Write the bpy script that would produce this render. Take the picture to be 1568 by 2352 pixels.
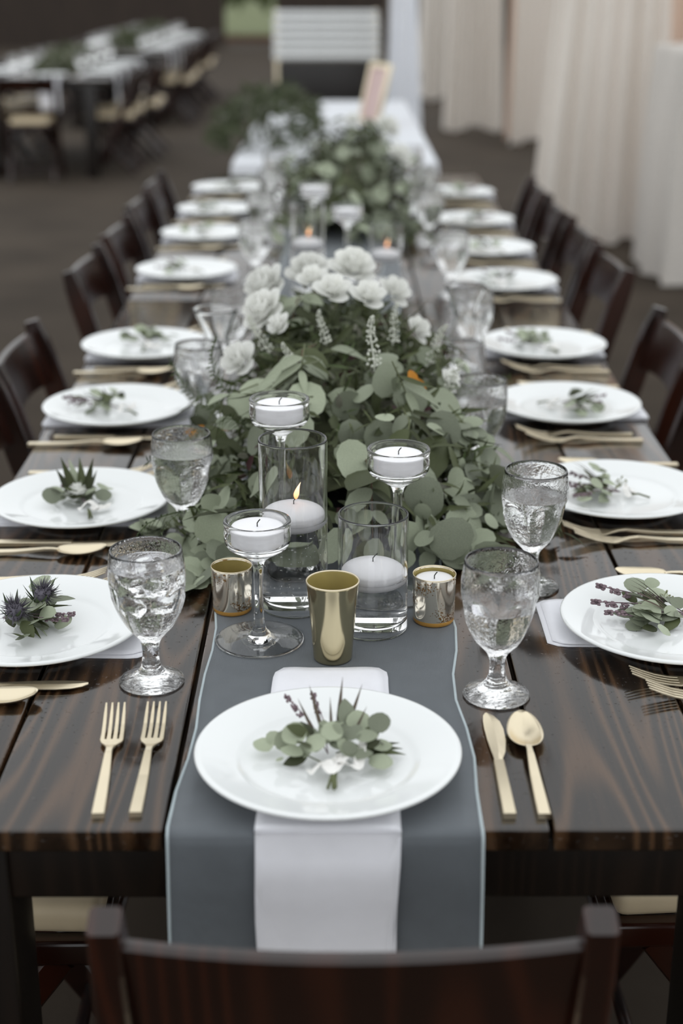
import bpy, bmesh, math, random
import numpy as np
from mathutils import Vector, Matrix, Euler
R = math.radians; PI = math.pi
random.seed(11)
S = bpy.context.scene; C = S.collection
for o in list(bpy.data.objects): bpy.data.objects.remove(o)

# ------------------------------------------------------------------ camera
FPX = 3400.0; CAMZ = 1.53; T = 0.76; TR = T+.0037          # focal in px of the 1568x2352 frame, eye height, table height
cd = bpy.data.cameras.new('camera'); cam = bpy.data.objects.new('camera', cd); C.objects.link(cam)
cam.location = (0, 0, CAMZ); cam.rotation_euler = (R(90-20.01), 0, R(-0.158))
cd.sensor_fit = 'VERTICAL'; cd.sensor_height = 36; cd.sensor_width = 24
cd.lens = FPX/2352*36; cd.clip_end = 500
cd.dof.use_dof = True; cd.dof.focus_distance = 1.79; cd.dof.aperture_fstop = 2.75
S.camera = cam
CAMR = Euler(cam.rotation_euler).to_matrix()
def at(px, py, z=T):
    d = CAMR @ Vector(((px-784)/FPX, -(py-1176)/FPX, -1))
    t = (z-CAMZ)/d.z
    return Vector((d.x*t, d.y*t, z))

# ------------------------------------------------------------------ sky, exposure
w = bpy.data.worlds.new('overcast_sky'); S.world = w; w.use_nodes = True
bgn = w.node_tree.nodes['Background']; bgn.inputs[0].default_value = (0.955, 0.985, 1.0, 1); bgn.inputs[1].default_value = 1.2
S.view_settings.view_transform = 'Standard'; S.view_settings.look = 'None'
S.view_settings.exposure = 0.0; S.view_settings.gamma = 1.0; S.view_settings.use_curve_mapping = False
S.cycles.use_denoising = True
S.cycles.max_bounces = 14; S.cycles.transmission_bounces = 14; S.cycles.diffuse_bounces = 3; S.cycles.glossy_bounces = 5
S.cycles.sample_clamp_indirect = 6

# ------------------------------------------------------------------ materials
def c(r, g, b):
    f = lambda v: ((v/255)/12.92 if v/255 <= 0.04045 else ((v/255+0.055)/1.055)**2.4)
    return (f(r), f(g), f(b))
def nodes(name):
    m = bpy.data.materials.new(name); m.use_nodes = True
    nt = m.node_tree; return m, nt, nt.nodes['Principled BSDF'], nt.links
def N(nt, t, **kw):
    n = nt.nodes.new(t)
    for k, v in kw.items():
        if k.startswith('_'): setattr(n, k[1:], v)
        else: n.inputs[k.replace('__', ' ')].default_value = v
    return n
def mul(col, k): return tuple(min(1, x*k) for x in col)+(1,)
def M(name, col, rough=.5, metal=0, var=.12, scale=20., bump=0., bscale=200., bdist=.001, objvar=0., stretch=(1, 1, 1), **kw):
    m, nt, b, L = nodes(name)
    tc = N(nt, 'ShaderNodeTexCoord'); mp = N(nt, 'ShaderNodeMapping'); mp.inputs['Scale'].default_value = stretch
    L.new(tc.outputs['Object'], mp.inputs['Vector'])
    no = N(nt, 'ShaderNodeTexNoise', Scale=scale, Detail=4.); L.new(mp.outputs[0], no.inputs['Vector'])
    cr = N(nt, 'ShaderNodeValToRGB'); cr.color_ramp.elements[0].position = .3; cr.color_ramp.elements[1].position = .7
    cr.color_ramp.elements[0].color = mul(col, 1-var); cr.color_ramp.elements[1].color = mul(col, 1+var)
    L.new(no.outputs['Fac'], cr.inputs[0]); out = cr.outputs[0]
    if objvar:
        oi = N(nt, 'ShaderNodeObjectInfo'); hs = N(nt, 'ShaderNodeHueSaturation')
        mr = N(nt, 'ShaderNodeMapRange'); mr.inputs['To Min'].default_value = 1-objvar; mr.inputs['To Max'].default_value = 1+objvar
        L.new(oi.outputs['Random'], mr.inputs['Value']); L.new(mr.outputs[0], hs.inputs['Value']); L.new(out, hs.inputs['Color']); out = hs.outputs[0]
    L.new(out, b.inputs['Base Color'])
    b.inputs['Roughness'].default_value = rough; b.inputs['Metallic'].default_value = metal
    for k, v in kw.items(): b.inputs[k.replace('__', ' ')].default_value = v
    if bump:
        n2 = N(nt, 'ShaderNodeTexNoise', Scale=bscale, Detail=3.); L.new(mp.outputs[0], n2.inputs['Vector'])
        bp = N(nt, 'ShaderNodeBump', Strength=bump, Distance=bdist); L.new(n2.outputs['Fac'], bp.inputs['Height']); L.new(bp.outputs[0], b.inputs['Normal'])
    return m
def wood(name, dark, light, rough, ior, fine=1., specks=0., gscale=1.):
    m, nt, b, L = nodes(name)
    tc = N(nt, 'ShaderNodeTexCoord'); oi = N(nt, 'ShaderNodeObjectInfo')
    ml = N(nt, 'ShaderNodeMath', _operation='MULTIPLY'); ml.inputs[1].default_value = 37.
    L.new(oi.outputs['Random'], ml.inputs[0])
    cb = N(nt, 'ShaderNodeCombineXYZ'); L.new(ml.outputs[0], cb.inputs[0]); L.new(ml.outputs[0], cb.inputs[1])
    ad = N(nt, 'ShaderNodeVectorMath', _operation='ADD'); L.new(tc.outputs['Object'], ad.inputs[0]); L.new(cb.outputs[0], ad.inputs[1])
    mp = N(nt, 'ShaderNodeMapping'); mp.inputs['Scale'].default_value = (gscale, .10*gscale, .06*gscale); L.new(ad.outputs[0], mp.inputs['Vector'])
    # knots and cathedral figure: low-frequency noise field read as rings
    n1 = N(nt, 'ShaderNodeTexNoise', Scale=6.5, Detail=1.5, Roughness=.4); L.new(mp.outputs[0], n1.inputs['Vector'])
    m1 = N(nt, 'ShaderNodeMath', _operation='MULTIPLY'); m1.inputs[1].default_value = 150.; L.new(n1.outputs['Fac'], m1.inputs[0])
    sn = N(nt, 'ShaderNodeMath', _operation='SINE'); L.new(m1.outputs[0], sn.inputs[0])
    mp2 = N(nt, 'ShaderNodeMapping'); mp2.inputs['Scale'].default_value = (1, .02, 1); L.new(ad.outputs[0], mp2.inputs['Vector'])
    n2 = N(nt, 'ShaderNodeTexNoise', Scale=420.*fine, Detail=3.); L.new(mp2.outputs[0], n2.inputs['Vector'])
    mr = N(nt, 'ShaderNodeMapRange'); mr.inputs['From Min'].default_value = -1; mr.inputs['From Max'].default_value = 1; L.new(sn.outputs[0], mr.inputs['Value'])
    pw = N(nt, 'ShaderNodeMath', _operation='POWER'); pw.inputs[1].default_value = 2.6; L.new(mr.outputs[0], pw.inputs[0])
    mx = N(nt, 'ShaderNodeMix', _data_type='FLOAT', Factor=.42); L.new(pw.outputs[0], mx.inputs[2]); L.new(n2.outputs['Fac'], mx.inputs[3])
    cr = N(nt, 'ShaderNodeValToRGB'); cr.color_ramp.elements[0].position = .18; cr.color_ramp.elements[1].position = .8
    cr.color_ramp.elements[0].color = dark+(1,); cr.color_ramp.elements[1].color = light+(1,)
    L.new(mx.outputs[0], cr.inputs[0])
    n3 = N(nt, 'ShaderNodeTexNoise', Scale=9., Detail=2.); L.new(mp.outputs[0], n3.inputs['Vector'])
    m3 = N(nt, 'ShaderNodeMix', _data_type='RGBA', _blend_type='MULTIPLY', Factor=.55); L.new(cr.outputs[0], m3.inputs[6]); L.new(n3.outputs['Fac'], m3.inputs[7])
    L.new(m3.outputs[2], b.inputs['Base Color'])
    b.inputs['Roughness'].default_value = rough; b.inputs['IOR'].default_value = ior
    bp = N(nt, 'ShaderNodeBump', Strength=.2, Distance=.0005); L.new(mx.outputs[0], bp.inputs['Height'])
    last = bp
    if specks:
        v = N(nt, 'ShaderNodeTexNoise', Scale=170., Detail=2.); L.new(ad.outputs[0], v.inputs['Vector'])
        g = N(nt, 'ShaderNodeMapRange'); g.inputs['From Min'].default_value = .66; g.inputs['From Max'].default_value = .74; L.new(v.outputs['Fac'], g.inputs['Value'])
        bq = N(nt, 'ShaderNodeBump', Strength=specks, Distance=.0015); L.new(g.outputs[0], bq.inputs['Height']); L.new(bp.outputs[0], bq.inputs['Normal']); last = bq
        n5 = N(nt, 'ShaderNodeTexNoise', Scale=26., Detail=3.); L.new(mp.outputs[0], n5.inputs['Vector'])
        r5 = N(nt, 'ShaderNodeMapRange'); r5.inputs['From Min'].default_value = .35; r5.inputs['From Max'].default_value = .7
        r5.inputs['To Min'].default_value = rough*.6; r5.inputs['To Max'].default_value = rough*2.; L.new(n5.outputs['Fac'], r5.inputs['Value']); L.new(r5.outputs[0], b.inputs['Roughness'])
    L.new(last.outputs[0], b.inputs['Normal'])
    return m
def glass(name, bump=0., scale=150., dist=.001, stretch=(1, 1, 1), ior=1.47, col=(1, 1, 1), detail=2.):
    m, nt, b, L = nodes(name)
    nt.nodes.remove(b)
    g = N(nt, 'ShaderNodeBsdfGlass', IOR=ior, Roughness=0.); g.inputs['Color'].default_value = col+(1,)
    L.new(g.outputs[0], nt.nodes['Material Output'].inputs[0])
    if bump:
        tc = N(nt, 'ShaderNodeTexCoord'); mp = N(nt, 'ShaderNodeMapping'); mp.inputs['Scale'].default_value = stretch
        L.new(tc.outputs['Object'], mp.inputs['Vector'])
        no = N(nt, 'ShaderNodeTexNoise', Scale=scale, Detail=detail, Distortion=.6); L.new(mp.outputs[0], no.inputs['Vector'])
        bp = N(nt, 'ShaderNodeBump', Strength=bump, Distance=dist); L.new(no.outputs['Fac'], bp.inputs['Height']); L.new(bp.outputs[0], g.inputs['Normal'])
    return m
def leafmat(name, col, var=.2, objvar=.25, rough=.55, trans=.25):
    m = M(name, col, rough, var=var, scale=60., objvar=objvar, IOR=1.33)
    nt = m.node_tree; b = nt.nodes['Principled BSDF']
    src = b.inputs['Base Color'].links[0].from_socket
    tr = N(nt, 'ShaderNodeBsdfTranslucent'); nt.links.new(src, tr.inputs[0])
    mx = N(nt, 'ShaderNodeMixShader', Fac=trans); nt.links.new(b.outputs[0], mx.inputs[1]); nt.links.new(tr.outputs[0], mx.inputs[2])
    nt.links.new(mx.outputs[0], nt.nodes['Material Output'].inputs[0])
    return m
def weave(name, col, scale=900., bump=.25, var=.1, rough=.85, **kw):
    m = M(name, col, rough, var=var, scale=35., **kw)
    nt = m.node_tree; b = nt.nodes['Principled BSDF']; L = nt.links
    tc = N(nt, 'ShaderNodeTexCoord')
    w1 = N(nt, 'ShaderNodeTexWave', Scale=scale/6.28, _bands_direction='X'); w2 = N(nt, 'ShaderNodeTexWave', Scale=scale/6.28, _bands_direction='Y')
    L.new(tc.outputs['Object'], w1.inputs['Vector']); L.new(tc.outputs['Object'], w2.inputs['Vector'])
    a = N(nt, 'ShaderNodeMath', _operation='ADD'); L.new(w1.outputs['Fac'], a.inputs[0]); L.new(w2.outputs['Fac'], a.inputs[1])
    bp = N(nt, 'ShaderNodeBump', Strength=bump, Distance=.0004); L.new(a.outputs[0], bp.inputs['Height']); L.new(bp.outputs[0], b.inputs['Normal'])
    return m
MAT = dict(
 table = wood('varnished_dark_pine', c(28, 18, 11), c(88, 64, 44), .09, 1.66, specks=.35),
 tbase = wood('stained_table_frame', c(18, 11, 7), c(30, 20, 14), .35, 1.5),
 chair = wood('fruitwood_chair', c(32, 12, 6), c(56, 24, 12), .24, 1.6, fine=.7, gscale=.8),
 cushion = M('ivory_vinyl', c(214, 196, 164), .45, var=.05, bump=.1, bscale=60.),
 porcelain = M('white_porcelain', c(233, 235, 235), .08, var=.015, scale=8., IOR=1.55),
 napkin = weave('white_napkin_linen', c(236, 236, 242), 1500., .12, .02, Sheen__Weight=.2),
 runner = weave('slate_runner_cloth', c(93, 98, 103), 2100., .3, .06, rough=.7, Sheen__Weight=.1),
 hem = weave('pale_hem_thread', c(186, 198, 202), 2500., .4, .05),
 gold = M('brushed_champagne_gold', (.80, .70, .52), .3, 1., var=.06, scale=60., stretch=(1, .05, 1), bump=.06, bscale=500.),
 glass = glass('clear_glass', .05, 30., .001, ior=1.42),
 htext = glass('hammered_glass', .42, 150., .0016),
 foot_t = glass('rippled_foot_glass', .75, 150., .0016, (.35, 1, 1)),
 bubble = glass('air_in_water', 0., ior=.752),
 water = glass('water', .05, 60., .001, ior=1.33),
 wglass = glass('water_on_glass', .3, 120., .001, ior=1.105),
 wclear = glass('water_on_clear_glass', 0., ior=1.105),
 ice = glass('ice', .6, 90., .003, ior=1.14),
 wax = M('white_wax', c(248, 247, 250), .4, var=.02),
 wick = M('charred_wick', c(40, 42, 36), .8, var=.3),
 goldcup = M('pale_gold_lacquer', (.56, .49, .31), .14, 1., var=.16, scale=22., stretch=(1, 1, .15), bump=.12, bscale=30., bdist=.002),
 goldin = M('dull_gold_lining', c(172, 156, 96), .55, .35, var=.15),
 stemg = M('stem_green', c(86, 92, 58), .6, var=.3),
 twig = M('brown_twig', c(84, 62, 44), .7, var=.3),
 euc = leafmat('silver_eucalyptus', c(146, 153, 132), objvar=.42, trans=.12),
 willow = leafmat('willow_eucalyptus', c(70, 76, 50), objvar=.45, trans=.1),
 olive = leafmat('dark_filler_leaf', c(66, 72, 48), objvar=.25, trans=.05),
 fern = leafmat('fern_green', c(70, 84, 46), trans=.1),
 pale = leafmat('pale_dusty_leaf', c(124, 124, 110)),
 amberleaf = leafmat('amber_leaf', c(190, 128, 48)),
 burg = leafmat('burgundy_leaf', c(74, 46, 48)),
 core = M('stems_and_leaf_mass', c(66, 70, 46), .9, var=.4, scale=40.),
 petal = leafmat('white_petal', c(241, 241, 237), var=.05, objvar=.04, rough=.6, trans=.3),
 astilbe = M('cream_floret', c(206, 208, 196), .8, var=.2, scale=200.),
 lavender = M('dried_lavender', c(122, 104, 110), .8, var=.35, scale=300.),
 thistle = M('thistle_violet', c(92, 88, 98), .7, var=.4, scale=200.),
 brac = leafmat('thistle_bract', c(74, 86, 62)),
 dark_blade = M('dried_blade', c(78, 66, 52), .6, var=.35, scale=120.),
 seed = M('seed_green', c(136, 140, 104), .6, var=.2),
 ribbon = weave('white_silk_ribbon', c(238, 236, 232), 1500., .1, .03, rough=.5),
 concrete = M('dark_pavement', c(66, 58, 50), .95, var=.22, IOR=1.25, scale=1.6, bump=.3, bscale=60., bdist=.004),
 wallm = M('dark_barn_boards', c(52, 42, 35), .85, var=.3, scale=3., stretch=(6, 1, .3)),
 tulle = leafmat('ivory_tulle', c(238, 232, 225), var=.04, objvar=.05, rough=.9, trans=.35),
 blush = leafmat('blush_tulle', c(234, 212, 196), var=.05, objvar=.05, rough=.9, trans=.35),
 cloth = leafmat('white_tablecloth', c(240, 242, 247), var=.03, objvar=0, rough=.9, trans=.2),
 hedge = leafmat('hedge_green', c(98, 108, 66)),
 kerb = M('rust_kerb', c(120, 84, 58), .8, var=.2),
 grass = M('lawn', c(96, 104, 62), .9, var=.3, scale=3.),
 pink = M('blush_card', c(206, 180, 176), .7, var=.05),
 whitepaint = M('white_paint', c(226, 228, 228), .4, var=.03),
)
def flame_mat():
    m, nt, b, L = nodes('candle_flame'); nt.nodes.remove(b)
    tc = N(nt, 'ShaderNodeTexCoord'); sp = N(nt, 'ShaderNodeSeparateXYZ'); L.new(tc.outputs['Object'], sp.inputs[0])
    mr = N(nt, 'ShaderNodeMapRange'); mr.inputs['From Max'].default_value = .022; L.new(sp.outputs[2], mr.inputs['Value'])
    cr = N(nt, 'ShaderNodeValToRGB'); cr.color_ramp.elements[0].color = (1, .32, .10, 1); cr.color_ramp.elements[1].color = (1, .78, .5, 1); L.new(mr.outputs[0], cr.inputs[0])
    e = N(nt, 'ShaderNodeEmission', Strength=2.2); L.new(cr.outputs[0], e.inputs[0]); L.new(e.outputs[0], nt.nodes['Material Output'].inputs[0])
    return m
MAT['flame'] = flame_mat()
def mercury():
    m, nt, b, L = nodes('speckled_mercury_glass')
    tc = N(nt, 'ShaderNodeTexCoord'); v = N(nt, 'ShaderNodeTexNoise', Scale=420., Detail=2.); L.new(tc.outputs['Object'], v.inputs['Vector'])
    v2 = N(nt, 'ShaderNodeTexNoise', Scale=38., Detail=1.); L.new(tc.outputs['Object'], v2.inputs['Vector'])
    ad = N(nt, 'ShaderNodeMath', _operation='ADD'); L.new(v.outputs[0], ad.inputs[0]); L.new(v2.outputs[0], ad.inputs[1])
    cr = N(nt, 'ShaderNodeValToRGB'); cr.color_ramp.elements[0].position = .58; cr.color_ramp.elements[1].position = .66
    cr.color_ramp.elements[0].position, cr.color_ramp.elements[1].position = .555, .60
    mh = N(nt, 'ShaderNodeMath', _operation='MULTIPLY'); mh.inputs[1].default_value = .5; L.new(ad.outputs[0], mh.inputs[0]); L.new(mh.outputs[0], cr.inputs[0])
    cr.color_ramp.elements[0].color = (.86, .80, .68, 1); cr.color_ramp.elements[1].color = (.30, .17, .07, 1)
    L.new(cr.outputs[0], b.inputs['Base Color']); b.inputs['Metallic'].default_value = .95
    r = N(nt, 'ShaderNodeMapRange'); r.inputs['To Min'].default_value = .4; r.inputs['To Max'].default_value = .05; L.new(cr.outputs[0], r.inputs['Value']); L.new(r.outputs[0], b.inputs['Roughness'])
    return m
MAT['mercury'] = mercury()
MAT['amber'] = M('amber_glass_base', (.62, .33, .08), .12, .5, var=.2)

# ------------------------------------------------------------------ mesh helpers
def mesh(name, V, F, mat, smooth=True):
    me = bpy.data.meshes.new(name); me.from_pydata([tuple(v) for v in V], [], F); me.update()
    if mat: me.materials.append(MAT[mat] if isinstance(mat, str) else mat)
    if smooth: me.polygons.foreach_set('use_smooth', [True]*len(me.polygons))
    return me
def ob(name, me, parent=None, loc=None, mtx=None):
    o = bpy.data.objects.new(name, me); C.objects.link(o)
    if parent: o.parent = parent
    if mtx is not None: o.matrix_local = mtx
    elif loc is not None: o.location = loc
    return o
def tag(o, label, cat, group=None):
    o['label'] = label; o['category'] = cat
    if group: o['group'] = group
    return o
def thing(name, loc, label=None, cat=None, group=None, rz=0.):
    o = ob(name, None, loc=loc); o.rotation_euler.z = rz; o.empty_display_size = .05
    if label: tag(o, label, cat, group)
    return o
def tree_copy(o, parent=None, loc=None, rz=None, label=None, group=None):
    n = o.copy(); C.objects.link(n); n.parent = parent
    if loc is not None: n.location = loc
    if rz is not None: n.rotation_euler.z = rz
    if label: n['label'] = label
    if group: n['group'] = group
    for ch in list(o.children): tree_copy(ch, n)
    return n
def hold(prof, eps=.0012):
    P = [np.array(p, float) for p in prof]; out = [prof[0]]
    def turn(i):
        if i in (0, len(P)-1): return 0
        a = P[i]-P[i-1]; b = P[i+1]-P[i]; return math.acos(max(-1, min(1, float(a@b)/max(1e-12, np.linalg.norm(a)*np.linalg.norm(b)))))
    for i in range(len(P)-1):
        d = P[i+1]-P[i]; L = np.linalg.norm(d)
        if L > eps*4:
            if turn(i) > .15: out.append(tuple(P[i]+d/L*eps))
            if turn(i+1) > .15: out.append(tuple(P[i+1]-d/L*eps))
        out.append(tuple(P[i+1]))
    return out
def lathe(prof, seg=48, rmod=None):
    if rmod is None: prof = hold(prof)
    V = []; F = []; rows = []
    for i, (r, z) in enumerate(prof):
        if r < 1e-7: rows.append([len(V)]); V.append((0, 0, z))
        else:
            row = []
            for j in range(seg):
                a = 2*PI*j/seg; rr = r*(rmod(a, z, i) if rmod else 1); row.append(len(V)); V.append((rr*math.cos(a), rr*math.sin(a), z))
            rows.append(row)
    for a, b in zip(rows, rows[1:]):
        if len(a) == 1 and len(b) == 1: continue
        for j in range(seg):
            k = (j+1) % seg
            if len(a) == 1: F.append((a[0], b[k], b[j]))
            elif len(b) == 1: F.append((a[j], a[k], b[0]))
            else: F.append((a[j], a[k], b[k], b[j]))
    return V, F
def smoothprof(pts, n):
    """Catmull-Rom resample"""
    P = [np.array(p, float) for p in pts]; P = [2*P[0]-P[1]]+P+[2*P[-1]-P[-2]]
    out = []
    for i in range(1, len(P)-2):
        for k in range(n):
            t = k/n; a, b, d, e = P[i-1:i+3]
            out.append(tuple(.5*((2*b)+(-a+d)*t+(2*a-5*b+4*d-e)*t*t+(-a+3*b-3*d+e)*t**3)))
    out.append(tuple(P[-2])); return out
def box(sx, sy, sz, bev=.002, seg=2, off=(0, 0, 0)):
    bm = bmesh.new(); bmesh.ops.create_cube(bm, size=1)
    for v in bm.verts: v.co = Vector((v.co.x*sx+off[0], v.co.y*sy+off[1], v.co.z*sz+off[2]))
    if bev: bmesh.ops.bevel(bm, geom=bm.edges[:], offset=bev, segments=seg, affect='EDGES', profile=.6)
    V = [v.co.copy() for v in bm.verts]; bm.verts.index_update(); F = [tuple(v.index for v in f.verts) for f in bm.faces]; bm.free()
    return V, F
def join(*parts):
    V = []; F = []
    for v, f in parts:
        o = len(V); V += [tuple(x) for x in v]; F += [tuple(i+o for i in q) for q in f]
    return V, F
def xf(vf, mtx): return [mtx @ Vector(v) for v in vf[0]], vf[1]
def loft(rings, cap=True):
    n = len(rings[0]); V = [p for r in rings for p in r]; F = []
    for i in range(len(rings)-1):
        for j in range(n):
            k = (j+1) % n; F.append((i*n+j, i*n+k, (i+1)*n+k, (i+1)*n+j))
    if cap: F.append(tuple(range(n-1, -1, -1))); F.append(tuple((len(rings)-1)*n+j for j in range(n)))
    return V, F
def tube(pts, rad, seg=6):
    P = [Vector(p) for p in pts]; rr = rad if isinstance(rad, (list, tuple)) else [rad]*len(P)
    rings = []; u = None
    for i, p in enumerate(P):
        t = (P[min(i+1, len(P)-1)]-P[max(i-1, 0)]).normalized()
        if u is None: u = t.orthogonal().normalized()
        u = (u-t*u.dot(t)).normalized(); v = t.cross(u)
        rings.append([p+(u*math.cos(2*PI*k/seg)+v*math.sin(2*PI*k/seg))*rr[i] for k in range(seg)])
    return loft(rings)
def bar(path, wid, thk, rnd=.3):
    """box-section strip along path of (y,z) with widths in x; small chamfered section"""
    rings = []; n = len(path)
    for i, (y, z) in enumerate(path):
        a = path[max(i-1, 0)]; b = path[min(i+1, n-1)]; d = Vector((0, b[0]-a[0], b[1]-a[1])).normalized(); nn = Vector((0, -d.z, d.y))
        w_ = wid[i]/2; t = thk[i]/2; q = min(w_, t)*rnd; p = Vector((0, y, z))
        sec = [(w_-q, -t), (w_, -t+q), (w_, t-q), (w_-q, t), (-w_+q, t), (-w_, t-q), (-w_, -t+q), (-w_+q, -t)]
        rings.append([p+Vector((x, 0, 0))+nn*h for x, h in sec])
    return loft(rings)
def sphere(r, u=8, v=6, off=(0, 0, 0), sc=(1, 1, 1)):
    prof = [(r*math.sin(PI*i/v), -r*math.cos(PI*i/v)) for i in range(v+1)]; prof[0] = (0, -r); prof[-1] = (0, r)
    V, F = lathe(prof, u); return [(x*sc[0]+off[0], y*sc[1]+off[1], z*sc[2]+off[2]) for x, y, z in V], F
def frame(p, d, n, s=1.):
    y = Vector(d).normalized(); z = Vector(n); z = (z-y*z.dot(y)); z = z.normalized() if z.length > 1e-5 else y.orthogonal().normalized(); x = y.cross(z)
    m = Matrix((x, y, z)).transposed().to_4x4()
    sc = s if isinstance(s, (tuple, list)) else (s, s, s)
    return Matrix.Translation(Vector(p)) @ m @ Matrix.Diagonal((*sc, 1))
def leafshape(L, W, shape='round', cup=.12, bend=.1, rows=6):
    V = []; F = []
    for i in range(rows+1):
        t = (1-math.cos(PI*i/rows))/2 if shape in ('round', 'oval') else i/rows
        if shape == 'round': h = W/2*math.sqrt(max(0, 1-(2*t-1)**2))*(1.0+.06*math.sin(7*t))
        elif shape == 'oval': h = W/2*(math.sin(PI*t**.85))**.75
        else: h = W/2*math.sin(PI*t**.7)*(1-.25*t)
        if i in (0, rows): h = W*.02
        z = -bend*L*t*t
        V += [(-h, L*t, z+cup*h*1.2), (-h*.5, L*t, z+cup*h*.35), (0, L*t, z), (h*.5, L*t, z+cup*h*.35), (h, L*t, z+cup*h*1.2)]
    for i in range(rows):
        for j in range(4): a = i*5+j; F.append((a, a+1, a+6, a+5))
    return V, F

# ------------------------------------------------------------------ the place: ground, roof, wall
def plane(name, x0, x1, y0, y1, z, mat, thick=.1):
    V, F = box(x1-x0, y1-y0, thick, 0); o = ob(name, mesh(name, V, F, mat, False), loc=((x0+x1)/2, (y0+y1)/2, z-thick/2)); o['kind'] = 'structure'; return o
plane('floor', -40, 40, -12, 37, 0, 'concrete')
plane('floor', -60, 60, 37.3, 120, -.02, 'grass')
plane('trim_1', -40, 40, 37, 37.3, .12, 'kerb', .2)
for nm, x0, x1, y0, h in (('wall_left', -30, -2.45, 34, 3.2), ('wall_right', -1.35, 14, 34.5, 3.2)):
    o = ob(nm, mesh(nm, *box(x1-x0, .15, h, 0), 'wallm', False), loc=((x0+x1)/2, y0, h/2)); o['kind'] = 'structure'

# ------------------------------------------------------------------ farm tables
SEAM = [-.527, -.346, -.165, .020, .205, .3845, .563]
def farm_table(y0, y1, dx, label, group=None, name='farm_table', planks=True):
    L = y1-y0; cy = (y0+y1)/2
    t = thing(name, (dx+.018, cy, 0), label, 'table', group)
    for a, b in zip(SEAM, SEAM[1:]):
        ob('plank', mesh('plank', *box(b-a-.005, L-random.uniform(.002, .006), .024, .0025, 2), 'table'), t, ((a+b)/2-.018, 0, T-.012))
    for s in (-1, 1):
        ob('apron', mesh('apron', *box(.96, .024, .066, .002), 'tbase'), t, (0, s*(L/2-.035), T-.024-.033))
        ob('side_rail', mesh('side_rail', *box(.024, L-.10, .066, .002), 'tbase'), t, (s*.47, 0, T-.024-.033))
        for q in (-1, 1):
            ob('leg', mesh('leg', *box(.09, .09, T-.024, .004), 'tbase'), t, (s*.385, q*(L/2-.062), (T-.024)/2))
    return t
Y0, YM, Y1 = 1.2236, 3.66, 6.09
farm_table(Y0, YM-.003, 0, 'dark glossy plank table carrying the grey runner end and gold candle cup')
farm_table(YM+.003, Y1, 0, 'dark glossy plank table joined end to end beyond the floral garland')

# ------------------------------------------------------------------ table runner
def runner():
    hw = .15; x0 = -.006; path = []
    z = T+.0022
    for i in range(7): path.append((Y0-.0075, T-.265+.25*i/6.0))
    for a in (25, 50, 75): path.append((Y0-.0075+.0095*(1-math.cos(R(a))), T-.0075+.0095*math.sin(R(a))))
    n = 70
    for i in range(n+1): path.append((Y0+.004+(Y1-.3-Y0)*i/n, z))
    cols = 17; V = []; F = []; edge = [[], []]
    rnd = random.Random(3)
    for i, (y, zz) in enumerate(path):
        wav = .004*math.sin(y*9)+.003*math.sin(y*23+1)
        hang = max(0, (T-.01-zz))
        for j in range(cols):
            u = j/(cols-1)*2-1
            x = x0+hw*u + wav*(.3+.7*abs(u)) - max(0, u)*.013*math.exp(-((y-1.51)/.13)**2) + hang*.012*u
            rip = .0003*math.sin(u*5+y*3)*(1 if hang <= 0 else 0)
            yy = y - (hang*.035+ .006*math.sin(u*9+zz*15)*min(1, hang*10)*max(0, abs(u)-.5))
            V.append((x, yy, zz+max(0, rip)))
        edge[0].append(Vector(V[-cols])); edge[1].append(Vector(V[-1]))
    for i in range(len(path)-1):
        for j in range(cols-1): a = i*cols+j; F.append((a, a+1, a+cols+1, a+cols))
    o = ob('table_runner', mesh('table_runner', V, F, 'runner'), loc=(0, 0, 0))
    tag(o, 'slate grey cloth runner with pale stitched hems along the table', 'table runner')
    md = o.modifiers.new('thickness', 'SOLIDIFY'); md.thickness = .0012; md.offset = 1
    for e in edge:
        ob('hem', mesh('hem', *tube(e, .0019, 6), 'hem'), o)
    return o
runner()

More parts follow.
